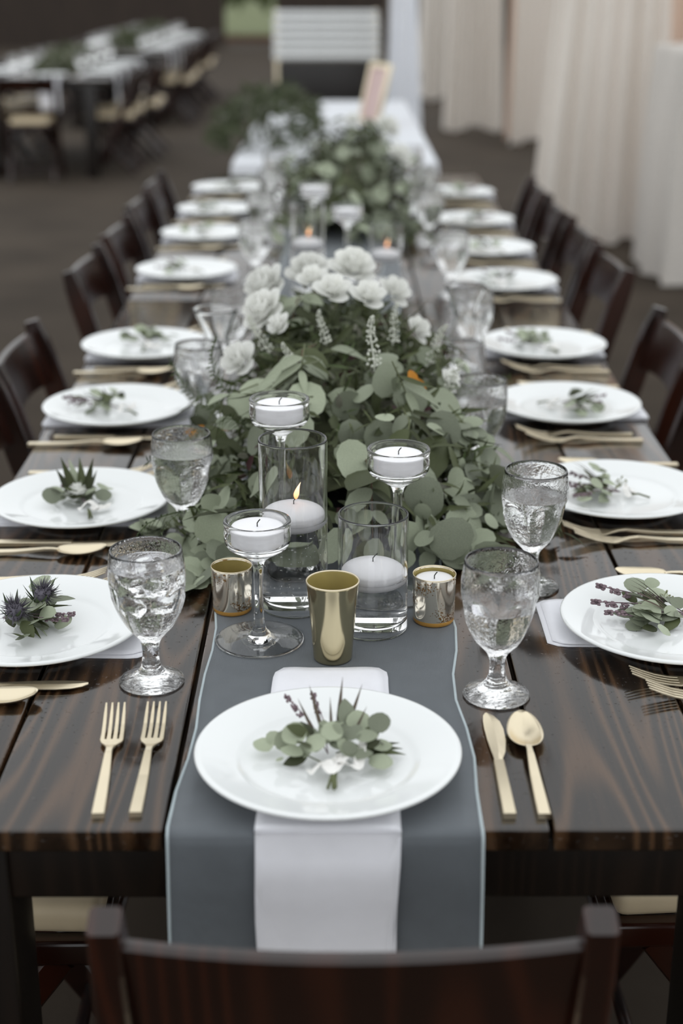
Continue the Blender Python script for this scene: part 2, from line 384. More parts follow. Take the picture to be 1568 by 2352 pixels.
# ------------------------------------------------------------------ place setting pieces (local: diner at -y, table centre +y, origin = plate centre on table)
def smooth_loft(profile): return profile
plate_prof = [(0, .003), (.072, .003), (.076, .0), (.084, .0), (.088, .004), (.105, .0085), (.124, .0145), (.1325, .0172), (.1352, .0188), (.1355, .0204), (.1345, .0218), (.132, .0222), (.1285, .0213), (.115, .0172), (.100, .0133), (.094, .0118), (.090, .0097), (.086, .0083), (.080, .0078), (.04, .0076), (0, .0076)]
PLATE = mesh('dinner_plate', *lathe(plate_prof, 96), 'porcelain')
def napkin_mesh(seed, y_in=.205, edge=-.152, hang=.24, w0=.066, w1=.069, lean=.017):
    """a napkin folded to a long strip: under the plate and over the table edge; two soft layers"""
    r = random.Random(seed)
    def layer(z0, thick, y_in, hang, dx, w0, w1, cols=15):
        path = [(y_in-.05*(1-k/8)*0 - .0, 0) for k in ()]
        path = [(y_in, z0)]+[(y_in-(y_in-edge-.004)*i/26, z0) for i in range(1, 27)]
        path += [(edge-.0075-z0*.6+.0075*math.cos(R(a)), z0-.0075+.0075*math.sin(R(a))) for a in (60, 30, 0)]
        path += [(edge-.0075-z0*.6-lean*hang*i/10, z0-.0075-hang*i/10) for i in range(1, 11)]
        V = []; F = []; n = len(path)
        for side in (0, 1):
            for i, (y, z) in enumerate(path):
                ty = y_in-y; k = min(1, max(0, ty/.022)) if z > -.006 else 1
                wr = 1-.16*(1-k)**2.2
                wid = (w0+(w1-w0)*min(1, i/27.)) * wr
                down = max(0, -z-.005)
                wid *= (1-.25*down)
                for j in range(cols):
                    u = j/(cols-1)*2-1
                    ed = 1-abs(u)**8
                    hgt = thick*(.5+.5*ed)*(1 if i else .55) * side
                    wob = .0018*math.sin(y*22+seed)+.001*math.sin(z*40+seed*2)+.006*down*math.sin(seed+3)
                    puff = .0009*math.sin(u*4+y*17+seed)
                    x = dx+u*wid+wob
                    if z > -.004: V.append((x, y, z+hgt+side*max(0, puff)))
                    else: V.append((x, y-hgt-side*.003*math.sin(u*3+seed)*min(1, down*8), z))
        m = n*cols
        for s in (0, 1):
            for i in range(n-1):
                for j in range(cols-1):
                    a = s*m+i*cols+j; q = (a, a+1, a+cols+1, a+cols); F.append(q if s == 0 else q[::-1])
        bd = [j for j in range(cols)]+[i*cols+cols-1 for i in range(1, n)]+[(n-1)*cols+j for j in range(cols-2, -1, -1)]+[i*cols for i in range(n-2, 0, -1)]
        for a, b in zip(bd, bd[1:]+bd[:1]): F.append((a, a+m, b+m, b))
        return V, F
    return layer(.0004, .0030, y_in, hang, 0, w0, w1), layer(.0037, .0022, y_in-.006, hang*.93, -.002, w0*.965, w1*.985)
NAP = {}
def napkin(seed, **kw):
    if seed not in NAP:
        a, b = napkin_mesh(seed, **kw); NAP[seed] = (mesh('napkin', *a, 'napkin'), mesh('upper_fold', *b, 'napkin'))
    return NAP[seed]
def cutlery():
    hand = [(0, .0040), (.03, .0042), (.07, .0055), (.098, .0085), (.112, .0100)]
    hw = [.0125, .0120, .0105, .0085, .0072]; ht = [.0062, .006, .0055, .0042, .0036]
    fork_h = bar(hand, hw, ht, .18)
    neck = bar([(.112, .0100), (.124, .0088), (.134, .0066), (.143, .0056), (.149, .0054)], [.0072, .0072, .011, .022, .0245], [.0036, .003, .0026, .0024, .0022], .3)
    tines = []
    for k in range(4):
        x = (k-1.5)*.0066
        tines.append(xf(bar([(.147, .0054), (.160, .0064), (.175, .0095), (.190, .0145), (.205, .0205)], [.0048, .0042, .0039, .0034, .0018], [.0022, .0022, .002, .0018, .0012], .3), Matrix.Translation((x, 0, 0))))
    fork = (mesh('handle', *fork_h, 'gold', False), mesh('fork_head', *join(neck, *tines), 'gold', False))
    # spoon bowl: rows of an egg outline, concave
    V = []; F = []; n = 22; cols = 13
    for side in (0, 1):
        for i in range(n+1):
            t = i/n; y = .128+.070*t
            w_ = .0192*math.sqrt(max(0, 1-(2*(t**.88)-1)**2)); w_ = max(w_, .0018)
            for j in range(cols):
                u = j/(cols-1)*2-1; e = 1-(u*u)
                dep = .0085*math.sin(PI*min(1, max(0, t)))**.6*e
                rim = .0131-.003*math.sin(PI*t)+.0025*t*t-.0022*(1-t)**6
                V.append((u*w_, y, rim-dep-(0 if side else .0013)))
    m = (n+1)*cols
    for s in (0, 1):
        for i in range(n):
            for j in range(cols-1):
                a = s*m+i*cols+j; q = (a, a+1, a+cols+1, a+cols); F.append(q[::-1] if s == 0 else q)
    bd = list(range(cols))+[i*cols+cols-1 for i in range(1, n+1)]+[n*cols+j for j in range(cols-2, -1, -1)]+[i*cols for i in range(n-1, 0, -1)]
    for a, b in zip(bd, bd[1:]+bd[:1]): F.append((a, b, b+m, a+m))
    sneck = bar([(.112, .0100), (.122, .0102), (.131, .0096)], [.0072, .0062, .0066], [.0036, .003, .002], .3)
    spoon = (mesh('handle', *join(fork_h, sneck), 'gold', False), mesh('spoon_bowl', V, F, 'gold'))
    # butter-style knife
    kh = bar([(0, .0042), (.05, .0045), (.105, .0048)], [.0130, .0120, .0105], [.0068, .0064, .0056], .18)
    prof = [(.105, -.0045, .0045), (.112, -.0042, .0052), (.125, -.0055, .0090), (.150, -.0075, .0122), (.175, -.0085, .0122), (.192, -.0082, .0100), (.204, -.0070, .0050), (.210, -.0045, -.0010)]
    rings = [[Vector((a, y, .0040)), Vector((b, y, .0042)), Vector((b, y, .0050)), Vector(((a+b)/2, y, .0062)), Vector((a, y, .0056))] for y, a, b in prof]
    knife = (mesh('handle', *kh, 'gold', False), mesh('blade', *loft(rings), 'gold', False))
    return fork, spoon, knife
FORK, SPOON, KNIFE = cutlery()
CUT = {'fork': (FORK, 'fork'), 'spoon': (SPOON, 'spoon'), 'knife': (KNIFE, 'knife')}
def lay(kind, base, rz, x, y, label, group, twist=0., dz=0.):
    (h, b), cat = CUT[kind]
    off = Matrix.Rotation(rz, 3, 'Z') @ Vector((x, y, 0))
    o = thing(kind, Vector(base)+off+Vector((0, 0, dz)), label, cat, group, rz+twist)
    ob(h.name.split('.')[0], h, o); ob(b.name.split('.')[0], b, o)
    for k in range(8):
        q = o.location+Matrix.Rotation(rz+twist, 3, 'Z') @ Vector((0, .012+.027*k, 0)); KEEP.append((q.x, q.y, .016, -.002, .028))
    return o

# ------------------------------------------------------------------ water in glass: the wet wall is one shared surface
def wet(inner, level, seg, side='wclear'):
    """inner = profile of the inside wall, top to bottom. Returns the dry wall (ends at the water line) and the water mesh"""
    zs = [p[1] for p in inner][::-1]; rs = [p[0] for p in inner][::-1]; rl = float(np.interp(level, zs, rs))
    dry = [p for p in inner if p[1] > level]+[(rl, level)]; low = [(rl, level)]+[p for p in inner if p[1] < level]
    a = lathe(low, seg); b = lathe([(rl, level), (rl*.97, level-.0006), (rl*.9, level-.0009), (0, level-.001)], seg)
    V, F = join(a, b); me = mesh('water', V, F, side); me.materials.append(MAT['water'])
    me.polygons.foreach_set('material_index', [0]*len(a[1])+[1]*len(b[1])); return dry, me
# ------------------------------------------------------------------ what the loose leaves must keep clear of: (x, y, radius, z0, z1) above the table
KEEP = []; KA = [[]]
def keep(loc, *cyl):
    for r, z0, z1 in cyl: KEEP.append((loc[0], loc[1], r, loc[2]-T+z0, loc[2]-T+z1))
def clear(P):
    """P: world points; the push (x, y) that frees them from glasses, vases and plates, or None when they are free"""
    if len(KEEP) != len(KA[0]): KA[0] = np.array(KEEP)
    K = KA[0]; c0 = P.mean(0); rad = float(np.sqrt(((P-c0)**2).sum(1).max()))
    near = np.nonzero((np.hypot(K[:, 0]-c0[0], K[:, 1]-c0[1]) < K[:, 2]+rad) & (c0[2]-T+rad > K[:, 3]) & (c0[2]-T-rad < K[:, 4]))[0]
    for x, y, r, z0, z1 in K[near]:
        d = P[:, :2]-(x, y); q = np.hypot(d[:, 0], d[:, 1]); m = (q < r) & (P[:, 2]-T > z0) & (P[:, 2]-T < z1)
        if m.any():
            k = P[:, :2].mean(0)-(x, y); L = max(1e-6, float(np.hypot(*k))); return k/L*(r-float(q[m].min())+.002)
    return None
def freed(V, mtx, base, tries=10):
    """matrix (local to base) of a leaf after it is laid on the cloth and pushed clear"""
    V = np.array(V); m = mtx.copy(); ok = False
    for _ in range(tries):
        A = np.array(m); P = V@A[:3, :3].T+A[:3, 3]; low = P[:, 2].min()
        if low < .0012: m = Matrix.Translation((0, 0, .0012-low)) @ m; P[:, 2] += .0012-low
        k = clear(P+np.array(base))
        if k is None: ok = True; break
        m = Matrix.Translation((float(k[0]), float(k[1]), 0)) @ m
    return m, ok
# ------------------------------------------------------------------ goblet
def goblet_meshes(level):
    foot = [(0, .0012), (.020, .0008), (.034, 0), (.0368, .0008), (.0378, .0024), (.0368, .0042), (.031, .0068), (.022, .0105), (.0155, .0150), (.0120, .0205)]
    stem = smoothprof([(.0120, .0205), (.0098, .0285), (.0092, .038), (.0100, .047), (.0128, .0545), (.0175, .0605)], 4)
    outer = smoothprof([(.0175, .0605), (.0262, .0705), (.0338, .0845), (.0398, .1010), (.0428, .1180), (.0436, .1340), (.0427, .1500), (.0412, .1605)], 7)
    rim = [(.0408, .1640), (.0402, .1652), (.0393, .1654), (.0386, .1645)]
    inner = smoothprof([(.0388, .1600), (.0405, .1480), (.0412, .1340), (.0403, .1180), (.0370, .1010), (.0305, .0845), (.0215, .0735), (.0120, .0685), (0.0, .0668)], 4)
    inner, wmesh = wet(inner, level, 72, 'wglass')
    bowl = outer+rim+inner; no = len(outer)
    def hexf(a):
        u = ((a % (PI/3))-PI/6); return math.cos(PI/6)/math.cos(u)*1.04
    def bm(a, z, i):
        if i >= no: return 1.
        u = abs((a % (PI/3))-PI/6)/(PI/6)
        za = .1290-.016*u**2.2
        k = min(1, max(0, (za-z)/.006)); k = k*k*(3-2*k)
        return 1+k*(hexf(a)-1)*.75
    def sm(a, z, i): return 1+(hexf(a)-1)*(.75 if z > .03 else .75*max(0, (z-.0205)/.0095))
    seg = 72
    return (mesh('foot', *lathe(foot, seg), 'foot_t'), mesh('stem', *lathe(stem, seg, sm), 'htext'), mesh('bowl', *lathe(bowl, seg, bm), 'htext'), wmesh)
GOB = {}
def goblet(loc, label, group=None, level=.112, rz=0.):
    if level not in GOB: GOB[level] = goblet_meshes(level)
    o = thing('water_goblet', loc, label, 'glass', group, rz)
    for me in GOB[level]: ob(me.name.split('.')[0], me, o)
    keep(loc, (.039, 0, .022), (.014, .02, .062), (.046, .058, .168)); return o

# ------------------------------------------------------------------ sprays of herbs
RL = [mesh('leaf', *leafshape(1, .98, 'round', .16, .12), 'euc'), mesh('leaf', *leafshape(1, .9, 'round', -.12, .2), 'euc'), mesh('leaf', *leafshape(1, 1.05, 'round', .08, -.08), 'euc')]
OL = [mesh('leaf', *leafshape(1, .62, 'oval', .2, .15), 'euc'), mesh('leaf', *leafshape(1, .55, 'oval', -.1, .25), 'willow')]
WL = [mesh('leaf', *leafshape(1, .26, 'lance', .3, .25, 8), 'willow'), mesh('leaf', *leafshape(1, .22, 'lance', .25, -.2, 8), 'willow'), mesh('leaf', *leafshape(1, .3, 'lance', .25, .45, 8), 'euc')]
BL = [mesh('blade', *leafshape(1, .09, 'lance', .35, .15, 6), 'dark_blade')]
BR = [mesh('bract', *leafshape(1, .2, 'lance', .3, -.15, 6), 'brac')]
def lav_mesh(seed, n=10, L=.09, head=.035):
    r = random.Random(seed); parts = [tube([(0, 0, 0), (.003, L*.5, .004), (0, L, 0)], .0006, 5)]
    for k in range(n):
        t = 1-head/L*(k/n); y = L*t
        if k % 4 == 3: continue
        for q in range(4):
            a = q*PI/2+k+r.random()
            parts.append(sphere(.0013, 6, 4, (math.cos(a)*.0019+r.gauss(0, .0006), y+r.gauss(0, .0012), math.sin(a)*.0019), (1, 1.7, 1)))
    return mesh('lavender_stem', *join(*parts), 'lavender')
LAV = [lav_mesh(1), lav_mesh(2, 6, .075, .045)]
def thistle_mesh(seed):
    r = random.Random(seed); parts = [sphere(.0085, 10, 8, (0, .012, 0), (1, 1.2, 1))]
    for k in range(150):
        d = Vector((r.gauss(0, 1), r.gauss(.8, 1), r.gauss(0, 1))).normalized(); b = Vector((0, .012, 0))+d*.007
        parts.append(tube([b, b+d*r.uniform(.007, .013)], [.0006, .0001], 3))
    return mesh('thistle_head', *join(*parts), 'thistle')
THI = [thistle_mesh(4), thistle_mesh(5)]
def seedhead_mesh(seed):
    r = random.Random(seed); parts = []
    for k in range(14):
        d = Vector((r.gauss(0, 1), abs(r.gauss(.6, .6)), r.gauss(0, .6))).normalized()*r.uniform(.010, .018)
        parts.append(tube([(0, 0, 0), d*.6+Vector((0, .002, 0)), d], .0004, 4)); parts.append(sphere(.0014, 6, 4, d))
    return mesh('seed_head', *join(*parts), 'seed')
SEED = seedhead_mesh(8)
def ribbon_mesh(path, w=.012):
    V = []; F = []; P = smoothprof(path, 5)
    for i, p in enumerate(P):
        p = Vector(p); t = (Vector(P[min(i+1, len(P)-1)])-Vector(P[max(0, i-1)])).normalized(); s = t.cross(Vector((0, 0, 1))).normalized()
        tw = .6*math.sin(i*.55); s = s*math.cos(tw)+Vector((0, 0, 1))*math.sin(tw)
        for k in range(4): u = (k/3-.5)*w; V.append(p+s*u+Vector((0, 0, .0016*math.cos(k*2.1+i))))
    for i in range(len(P)-1):
        for k in range(3): a = i*4+k; F.append((a, a+1, a+5, a+4))
    return mesh('ribbon', V, F, 'ribbon')
def put(me, parent, p, d, n, s): return ob(me.name.split('.')[0], me, parent, mtx=frame(p, d, n, s))
def stemto(parent, a, b, r=.0008, mat='stemg', sag=.004):
    a = Vector(a); b = Vector(b); m = (a+b)/2+Vector((0, 0, sag)); return ob('stem', mesh('stem', *tube([a, m, b], r, 5), mat), parent)
def spray_head(loc, rz, label):
    """tied spray on the head plate: round eucalyptus, dry blades, lavender, silk ribbon"""
    o = thing('herb_spray', loc, label, 'herb spray', None, rz); r = random.Random(21)
    knot = Vector((.008, -.022, .010))
    for k in range(5): stemto(o, knot+Vector((r.uniform(-.004, .004), 0, r.uniform(-.002, .003))), (.004+r.uniform(-.004, .004), -.052, .004+r.uniform(0, .004)), .0016)
    for k in range(13):                                             # fan of leaves
        a = R(-65+130*k/12)+r.uniform(-.12, .12); L = r.uniform(.012, .046); p = knot+Vector((math.sin(a)*L*1.15, math.cos(a)*L, .006+.020*r.random()))
        d = Vector((math.sin(a*1.3), math.cos(a)*.8, r.uniform(-.1, .75))); put(r.choice(RL+OL), o, p, d, (r.uniform(-.6, .6), -.5, 1), r.uniform(.020, .029))
    for k in range(18):
        p = knot+Vector((r.uniform(-.030, .034), r.uniform(.004, .040), r.uniform(.0, .026))); put(r.choice(RL+OL+OL), o, p, (p.x*30, r.uniform(-.3, .8), r.uniform(-.3, .5)), (r.uniform(-.9, .9), -.7, .8), r.uniform(.016, .026))
    for k, (x, y, z, s) in enumerate(((-.060, .014, .010, .022), (-.048, .022, .013, .022), (-.041, .010, .012, .022), (-.022, .020, .014, .022), (-.052, .004, .007, .009))):
        put(RL[k % 3], o, (x, y, z), (-.6+.25*k, .8-.3*k, .3), (.1, -.35, 1), s)
    stemto(o, knot, (-.050, .016, .012))
    for x, y, z, L in ((.006, .030, .02, .055), (.016, .030, .02, .05), (-.010, .030, .018, .05), (-.018, .024, .018, .042), (.0, .02, .02, .04), (.022, .02, .018, .036)):
        put(BL[0], o, (x*.8+.004, y-.010, z+.004), (x*1.1-.002, .038, .030), (0, -1, .5), (L*1.0, L*1.3, L*1.3))
    for x, y, z in ((-.042, .070, .026), (-.018, .080, .034)):
        put(LAV[0], o, (.0, .005, .012), (x, y, z), (0, 0, 1), (1.05, .9, 1.05) if x > -.03 else 1.)
    for d in ((.9, .35, .12), (.95, .18, .08), (.9, .5, .2)): put(WL[0], o, (.030, .004, .012), d, (0, -.3, 1), (.05, .05, .05))
    put(RL[1], o, (.044, -.002, .014), (.5, -.6, .1), (.1, -.4, 1), .026); put(RL[0], o, (.026, .024, .026), (.4, .7, .6), (.2, -.6, 1), .026)
    put(OL[0], o, (.020, .028, .026), (-.05, .6, .8), (.3, -.8, .4), .034)
    ob('ribbon', ribbon_mesh([(-.018, -.030, .010), (-.006, -.022, .017), (.006, -.033, .018), (.016, -.020, .020), (.008, -.014, .020), (.018, -.026, .018), (.030, -.024, .016), (.032, -.010, .022), (.038, .008, .026), (.050, .016, .022), (.058, .014, .018)]), o)
    return o
def spray(loc, rz, label, seed, kind=0, size=1., group=None, rich=1.):
    o = thing('herb_spray', loc, label, 'herb spray', group, rz); r = random.Random(seed)
    for k in range(3): stemto(o, (0, -.03, .006), (r.uniform(-.006, .006), -.065, .004), .0014)
    for k in range(int(16*rich)):
        a = r.uniform(-1.25, 1.25); L = r.uniform(.0, .05)*size; p = Vector((math.sin(a)*L, -.012+math.cos(a)*L, .006+.022*r.random()))
        put(r.choice(RL+OL), o, p, (math.sin(a), math.cos(a), r.uniform(-.2, .7)), (r.uniform(-.7, .7), r.uniform(-.7, .2), 1), r.uniform(.015, .026)*size)
    for k in range(int(5*rich)):
        a = r.uniform(-.9, .9); put(r.choice(WL), o, (0, 0, .012), (math.sin(a), math.cos(a), r.uniform(0, .5)), (0, 0, 1), r.uniform(.035, .055)*size)
    for k in range(3 if kind != 2 else 5):
        a = r.uniform(-.8, .8); L = size*r.uniform(.75, 1.1); put(LAV[k % 2], o, (0, -.02, .01), (math.sin(a), math.cos(a), .12), (0, 0, 1), L)
    if kind == 1:
        for x, y, z in ((-.016, .022, .022), (.026, .004, .020)):
            put(THI[x > 0], o, (x, y, z), (x*10, .3, 1.0), (1, 0, 0), 1.25)
            for q in range(9):
                a = q*2*PI/9; put(BR[0], o, (x, y, z), (math.cos(a)+x*4, math.sin(a)*.8+.2, .7), (0, 0, 1), r.uniform(.026, .042))
    if kind == 2:
        for x, y in ((.03, .01), (.02, -.02), (-.015, .03)): put(SEED, o, (x, y, .012), (x*8, .3, .3), (0, 0, 1), 1.1)
        for k in range(5): put(BL[0], o, (-.01+.006*k, .01, .02), (-.25+.18*k, .6, .45), (0, -1, .5), r.uniform(.045, .06))
    if kind == 3:
        for k in range(5): put(WL[k % 3], o, (-.012+.004*k, .01, .012), (-.5+.2*k, .3, 1), (0, -1, 0), r.uniform(.05, .07))
        put(ROSE, o, (-.008, .004, .018), (0, .3, 1), (0, 1, 0), .5)
    ob('ribbon', ribbon_mesh([(-.014, -.034, .008), (0, -.028, .016), (.012, -.034, .010), (.004, -.040, .008), (.022, -.036, .008), (.036, -.024, .010)], .009), o)
    return o
def rose_mesh(seed, n=22, R0=.034):
    r = random.Random(seed); parts = []
    for k in range(n):
        t = k/(n-1); a = k*2.39996; rad = R0*(.10+.9*t**.9); tilt = R(12+62*t**1.3); h = R0*(1.15-.35*t); wv = R0*(.55+.75*t)
        V = []; F = []; nu, nv = 6, 5
        for i in range(nv+1):
            v = i/nv
            for j in range(nu+1):
                u = j/nu*2-1
                wd = wv*math.sin(PI*(.18+.62*v))*.95
                curl = .35*v*v
                x = u*wd*.5; out = rad*.35+math.sin(tilt)*h*v+curl*R0*.35*t-(u*u)*wd*.22*(1-.4*t); z = math.cos(tilt)*h*v-curl*R0*.25*t+R0*.02*math.sin(5*u+k)
                V.append((out*math.cos(a)-x*math.sin(a), out*math.sin(a)+x*math.cos(a), z))
        for i in range(nv):
            for j in range(nu): q = i*(nu+1)+j; F.append((q, q+1, q+nu+2, q+nu+1))
        parts.append((V, F))
    V, F = join(*parts); V = [(x, z, -y) for x, y, z in V]           # flower opens along +y (frame direction)
    return mesh('white_rose', V, F, 'petal')
ROSE = rose_mesh(3); ROSE2 = rose_mesh(7, 14, .026)

def settle(o, centre):
    """lift each sprig that dips into the porcelain onto the plate's surface"""
    top = [(0, .0076), (.080, .0078), (.090, .0097), (.100, .0133), (.115, .0172), (.1285, .0213), (.136, .0220), (.1361, 0)]
    R_ = Matrix.Translation(o.location) @ Matrix.Rotation(o.rotation_euler.z, 4, 'Z')
    for ch in o.children:
        A = np.array(R_ @ ch.matrix_basis); V = np.array([v.co[:] for v in ch.data.vertices]); P = V@A[:3, :3].T+A[:3, 3]
        q = np.hypot(P[:, 0]-centre[0], P[:, 1]-centre[1]); h = np.interp(q, [a for a, b in top], [b for a, b in top])+centre[2]
        up = float((h+.0004-P[:, 2]).max())
        if up > 0: ch.location.z += up
# ------------------------------------------------------------------ seats round the table
ORD = ['first', 'second', 'third', 'fourth', 'fifth', 'sixth', 'seventh', 'eighth']
HEADX = -.010; HP = Vector((HEADX, 1.330, T))
LY = [1.728, 2.194, 2.725, 3.225, 4.11, 4.73, 5.24, 5.80]; LX = [-.371, -.387, -.405, -.412, -.405, -.405, -.405, -.405]
RY = [1.730, 2.233, 2.740, 3.225, 3.95, 4.46, 5.00, 5.66]; RX = [.410, .431, .424, .440, .435, .435, .435, .435]
LY = [y*.9636 for y in LY]; RY = [y*.9636 for y in RY]
SIDE = {'L': 'aisle side', 'R': 'drapes side'}
PZ = .0062; PK = []
# head place
HZ = .0105
o = ob('dinner_plate', PLATE, loc=HP+Vector((0, 0, HZ))); tag(o, 'white dinner plate lying on the grey runner at the table head', 'plate')
a, b = napkin(1, y_in=.236, edge=Y0-1.330-.006, lean=.05); o = ob('napkin', a, loc=HP+Vector((.002, 0, .0040))); tag(o, 'white folded napkin draped over the grey runner end', 'napkin'); ob('upper_fold', b, o)
sp_ = spray_head(HP+Vector((0, -.016, HZ+.0076)), 0, 'tied eucalyptus and lavender spray with white ribbon on the head plate')
settle(sp_, HP+Vector((0, 0, HZ)))
lay('fork', HP, 0, -.222, -.085, 'outer gold fork left of the head plate', None, R(3))
lay('fork', HP, 0, -.186, -.083, 'inner gold fork nearest the grey runner', None, R(.5))
lay('knife', HP, 0, .176, -.087, 'gold butter knife nearest the grey runner', None, R(0))
lay('spoon', HP, 0, .2095, -.087, 'gold spoon beside the knife at the table head', None, R(0))
# sides
KIND = {('L', 0): 1, ('R', 0): 2, ('L', 1): 3}
for side, xs, ys, rz in (('L', LX, LY, R(-90)), ('R', RX, RY, R(90))):
    for i, (x, y) in enumerate(zip(xs, ys)):
        base = Vector((x, y, T)); who = '%s seat from the head, %s' % (ORD[i], SIDE[side]); r = random.Random(i*7+(side == 'R'))
        rot = Matrix.Rotation(rz, 3, 'Z'); PK.append((base, (.138, 0, .034)))
        o = ob('dinner_plate', PLATE, loc=base+Vector((0, 0, PZ))); o.rotation_euler.z = r.uniform(0, 6); tag(o, 'white dinner plate at the '+who, 'plate', 'side plates')
        ed = (-.527-x) if side == 'L' else (x-.563)
        nm = napkin(10+i+(20 if side == 'R' else 0), y_in=(.150 if side == 'R' else .140)+r.uniform(-.006, .006), edge=ed-.001, hang=.15+r.uniform(0, .05), w0=.071, w1=.070)
        sh = rot @ Vector((-.008 if side == 'L' else .035, 0, 0))
        n = ob('napkin', nm[0], loc=base+sh); n.rotation_euler.z = rz; tag(n, 'white napkin under the plate at the '+who, 'napkin', 'side napkins'); ob('upper_fold', nm[1], n)
        k = KIND.get((side, i), r.choice((0, 0, 2))); 
        sp_ = spray(base+Vector((r.uniform(-.02, .01)-(.03 if (side, i) == ('L', 0) else 0)+(.02 if (side, i) == ('R', 0) else 0), r.uniform(-.015, .015), PZ+.0078)), {('L', 0): R(-98), ('R', 0): R(80)}.get((side, i), r.uniform(-2.2, 2.2)), 'small herb spray on the plate at the '+who, 30+i+(50 if side == 'R' else 0), k, 1.1 if i else 1.25, 'side herb sprays', (1.9, 1.5, 1.3, 1.2, .8, .7, .7, .7)[i])
        settle(sp_, base+Vector((0, 0, PZ)))
        tw = lambda: r.uniform(-.01, .01)
        yb = {('R', 0): -.140, ('L', 0): -.148, ('L', 1): -.122}.get((side, i), -.112)+r.uniform(-.008, .008)
        lay('fork', base, rz, -.172+r.uniform(-.003, .003), yb, 'gold fork laid outermost at the '+who, 'outer gold forks', tw())
        lay('fork', base, rz, -.140+r.uniform(-.003, .003), yb+.012, 'gold fork next to the plate at the '+who, 'inner gold forks', tw())
        lay('knife', base, rz, .141+r.uniform(-.003, .001), yb+.018, 'gold knife at the '+who, 'side knives', tw())
        lay('spoon', base, rz, .177+r.uniform(-.001, .003), yb-.02, 'gold spoon at the '+who, 'side spoons', tw())
for b_, cy in PK: keep(b_, cy)
# goblets: foot centre found from the pixel of the foot (front) or the rim height
def rimpos(px, py): p = at(px, py, T+.165); p.z = T+.0003; return p
def footpos(px, py): return at(px, py, T+.0003)
gob = [(footpos(349, 1566), 'textured stem goblet with ice water beside the outer gold forks', .146, 0),
       (footpos(1139, 1597), 'textured stem goblet half full of water above the knife and spoon', .112, .3),
       (rimpos(416, 995), 'textured goblet by the eucalyptus at the second seat across from the drapes', .138, .5),
       (rimpos(1231, 1079), 'textured goblet standing behind the first napkin on the ivory drapes side', .130, .2),
       (rimpos(1104, 872), 'textured goblet between garland and third plate on the ivory drapes side', .128, .7)]
for p, lab, lev, rz in gob: goblet(p, lab, None, lev, rz)
for i, (px, py) in enumerate(((455, 790), (530, 668))):
    goblet(rimpos(px, py), 'water goblet of the %s seat from the head, %s' % (ORD[min(i+2, 7)], SIDE['L']), 'goblets along the garland', .128, i*.4)
goblet((.275, 2.98, T+.0003), 'water goblet of the fourth seat from the head, drapes side', 'goblets along the garland', .128, 0)
for i in range(4):
    goblet((-.215-.01*(i % 2), (3.88, 4.42, 4.95, 5.5)[i], T+.0003), 'water goblet of the %s seat from the head, aisle side' % ORD[i+4], 'goblets along the garland', .128, i*.4)
    goblet((.285-.01*(i % 2), (3.70, 4.465, 5.0, 5.62)[i], T+.0003), 'water goblet of the %s seat from the head, drapes side' % ORD[i+4], 'goblets along the garland', .128, i*.7)
# ice in the first goblet
for k, (dx, dy, dz, a) in enumerate(((.010, -.012, .128, .4), (-.014, .004, .131, 1.1), (.008, .016, .126, 2.), (-.013, -.006, .103, .9), (.015, -.004, .104, .2))):
    V, F = box(.021, .020, .017, .004, 2); o = ob('ice_cube', mesh('ice_cube', V, F, 'ice'), loc=gob[0][0]+Vector((dx, dy, dz))); o.rotation_euler = (a*.5, a*.7, a)
    tag(o, 'clear ice cube floating in the goblet by the outer forks', 'ice cube', 'ice in the goblet')

# ------------------------------------------------------------------ carafes
def carafe(loc, label, level=.10, group=None):
    out = smoothprof([(.030, .0), (.043, .004), (.046, .02), (.045, .06), (.038, .10), (.026, .130), (.0225, .146), (.026, .165), (.034, .185), (.0405, .200)], 4)
    inn = [(.0390, .2012)]+[(r-.0025, z) for r, z in reversed(out) if .0075 < z < .1995]+[(.030, .007), (0, .007)]
    dry, wm = wet(inn, level, 48); keep(loc, (.0475, 0, .11), (.040, .11, .205))
    pr = [(0, .002)]+out+[(.0408, .2015), (.0400, .2022)]+dry
    o = thing('carafe', loc, label, 'carafe', group); ob('body', mesh('body', *lathe(pr, 48), 'glass'), o); ob('water', wm, o)
    return o
carafe(at(485, 955, T+.0003)+Vector((.014, 0, 0)), 'glass carafe with flared neck by the goblets, across from the drapes')
carafe(at(1062, 888, T+.0003), 'glass carafe with flared neck between garland and drapes side goblets', .09)
carafe((.262, 4.58, T+.0003), 'water carafe standing by the dark leafy garland at the far end', .12)

# ------------------------------------------------------------------ candles and their glass
def candle_holder(loc, H, label):
    o = thing('candle_holder', loc, label, 'candle holder')
    foot = [(0, .0016), (.030, .0010), (.050, 0), (.0535, .0006), (.0542, .0018), (.0530, .0028), (.040, .0046), (.024, .0072), (.0135, .0102), (.0092, .0145), (.0075, .0190)]
    zc = H-.047; keep(loc, (.055, 0, .012), (.012, .01, zc), (.042, zc-.004, H+.002))
    stem = smoothprof([(.0075, .0190), (.0062, .03), (.0056, zc*.5), (.0058, zc-.022), (.0072, zc-.010), (.0105, zc-.003)], 5)
    cup = smoothprof([(.0105, zc-.003), (.0210, zc+.004), (.0335, zc+.0115), (.0392, zc+.0195), (.0402, zc+.029), (.0396, zc+.0385)], 5)+[(.0400, H-.0055), (.0405, H-.0025), (.0398, H-.0004), (.0380, H), (.0352, H-.001), (.0345, H-.004)]
    cup += smoothprof([(.0352, zc+.035), (.0362, zc+.027), (.0355, zc+.021), (.031, zc+.017), (.016, zc+.0155), (0, zc+.0152)], 3)
    ob('foot', mesh('foot', *lathe(foot, 64), 'glass'), o); ob('stem', mesh('stem', *lathe(stem, 32), 'glass'), o) ; ob('cup', mesh('cup', *lathe(cup, 64), 'glass'), o)
    return zc+.0157
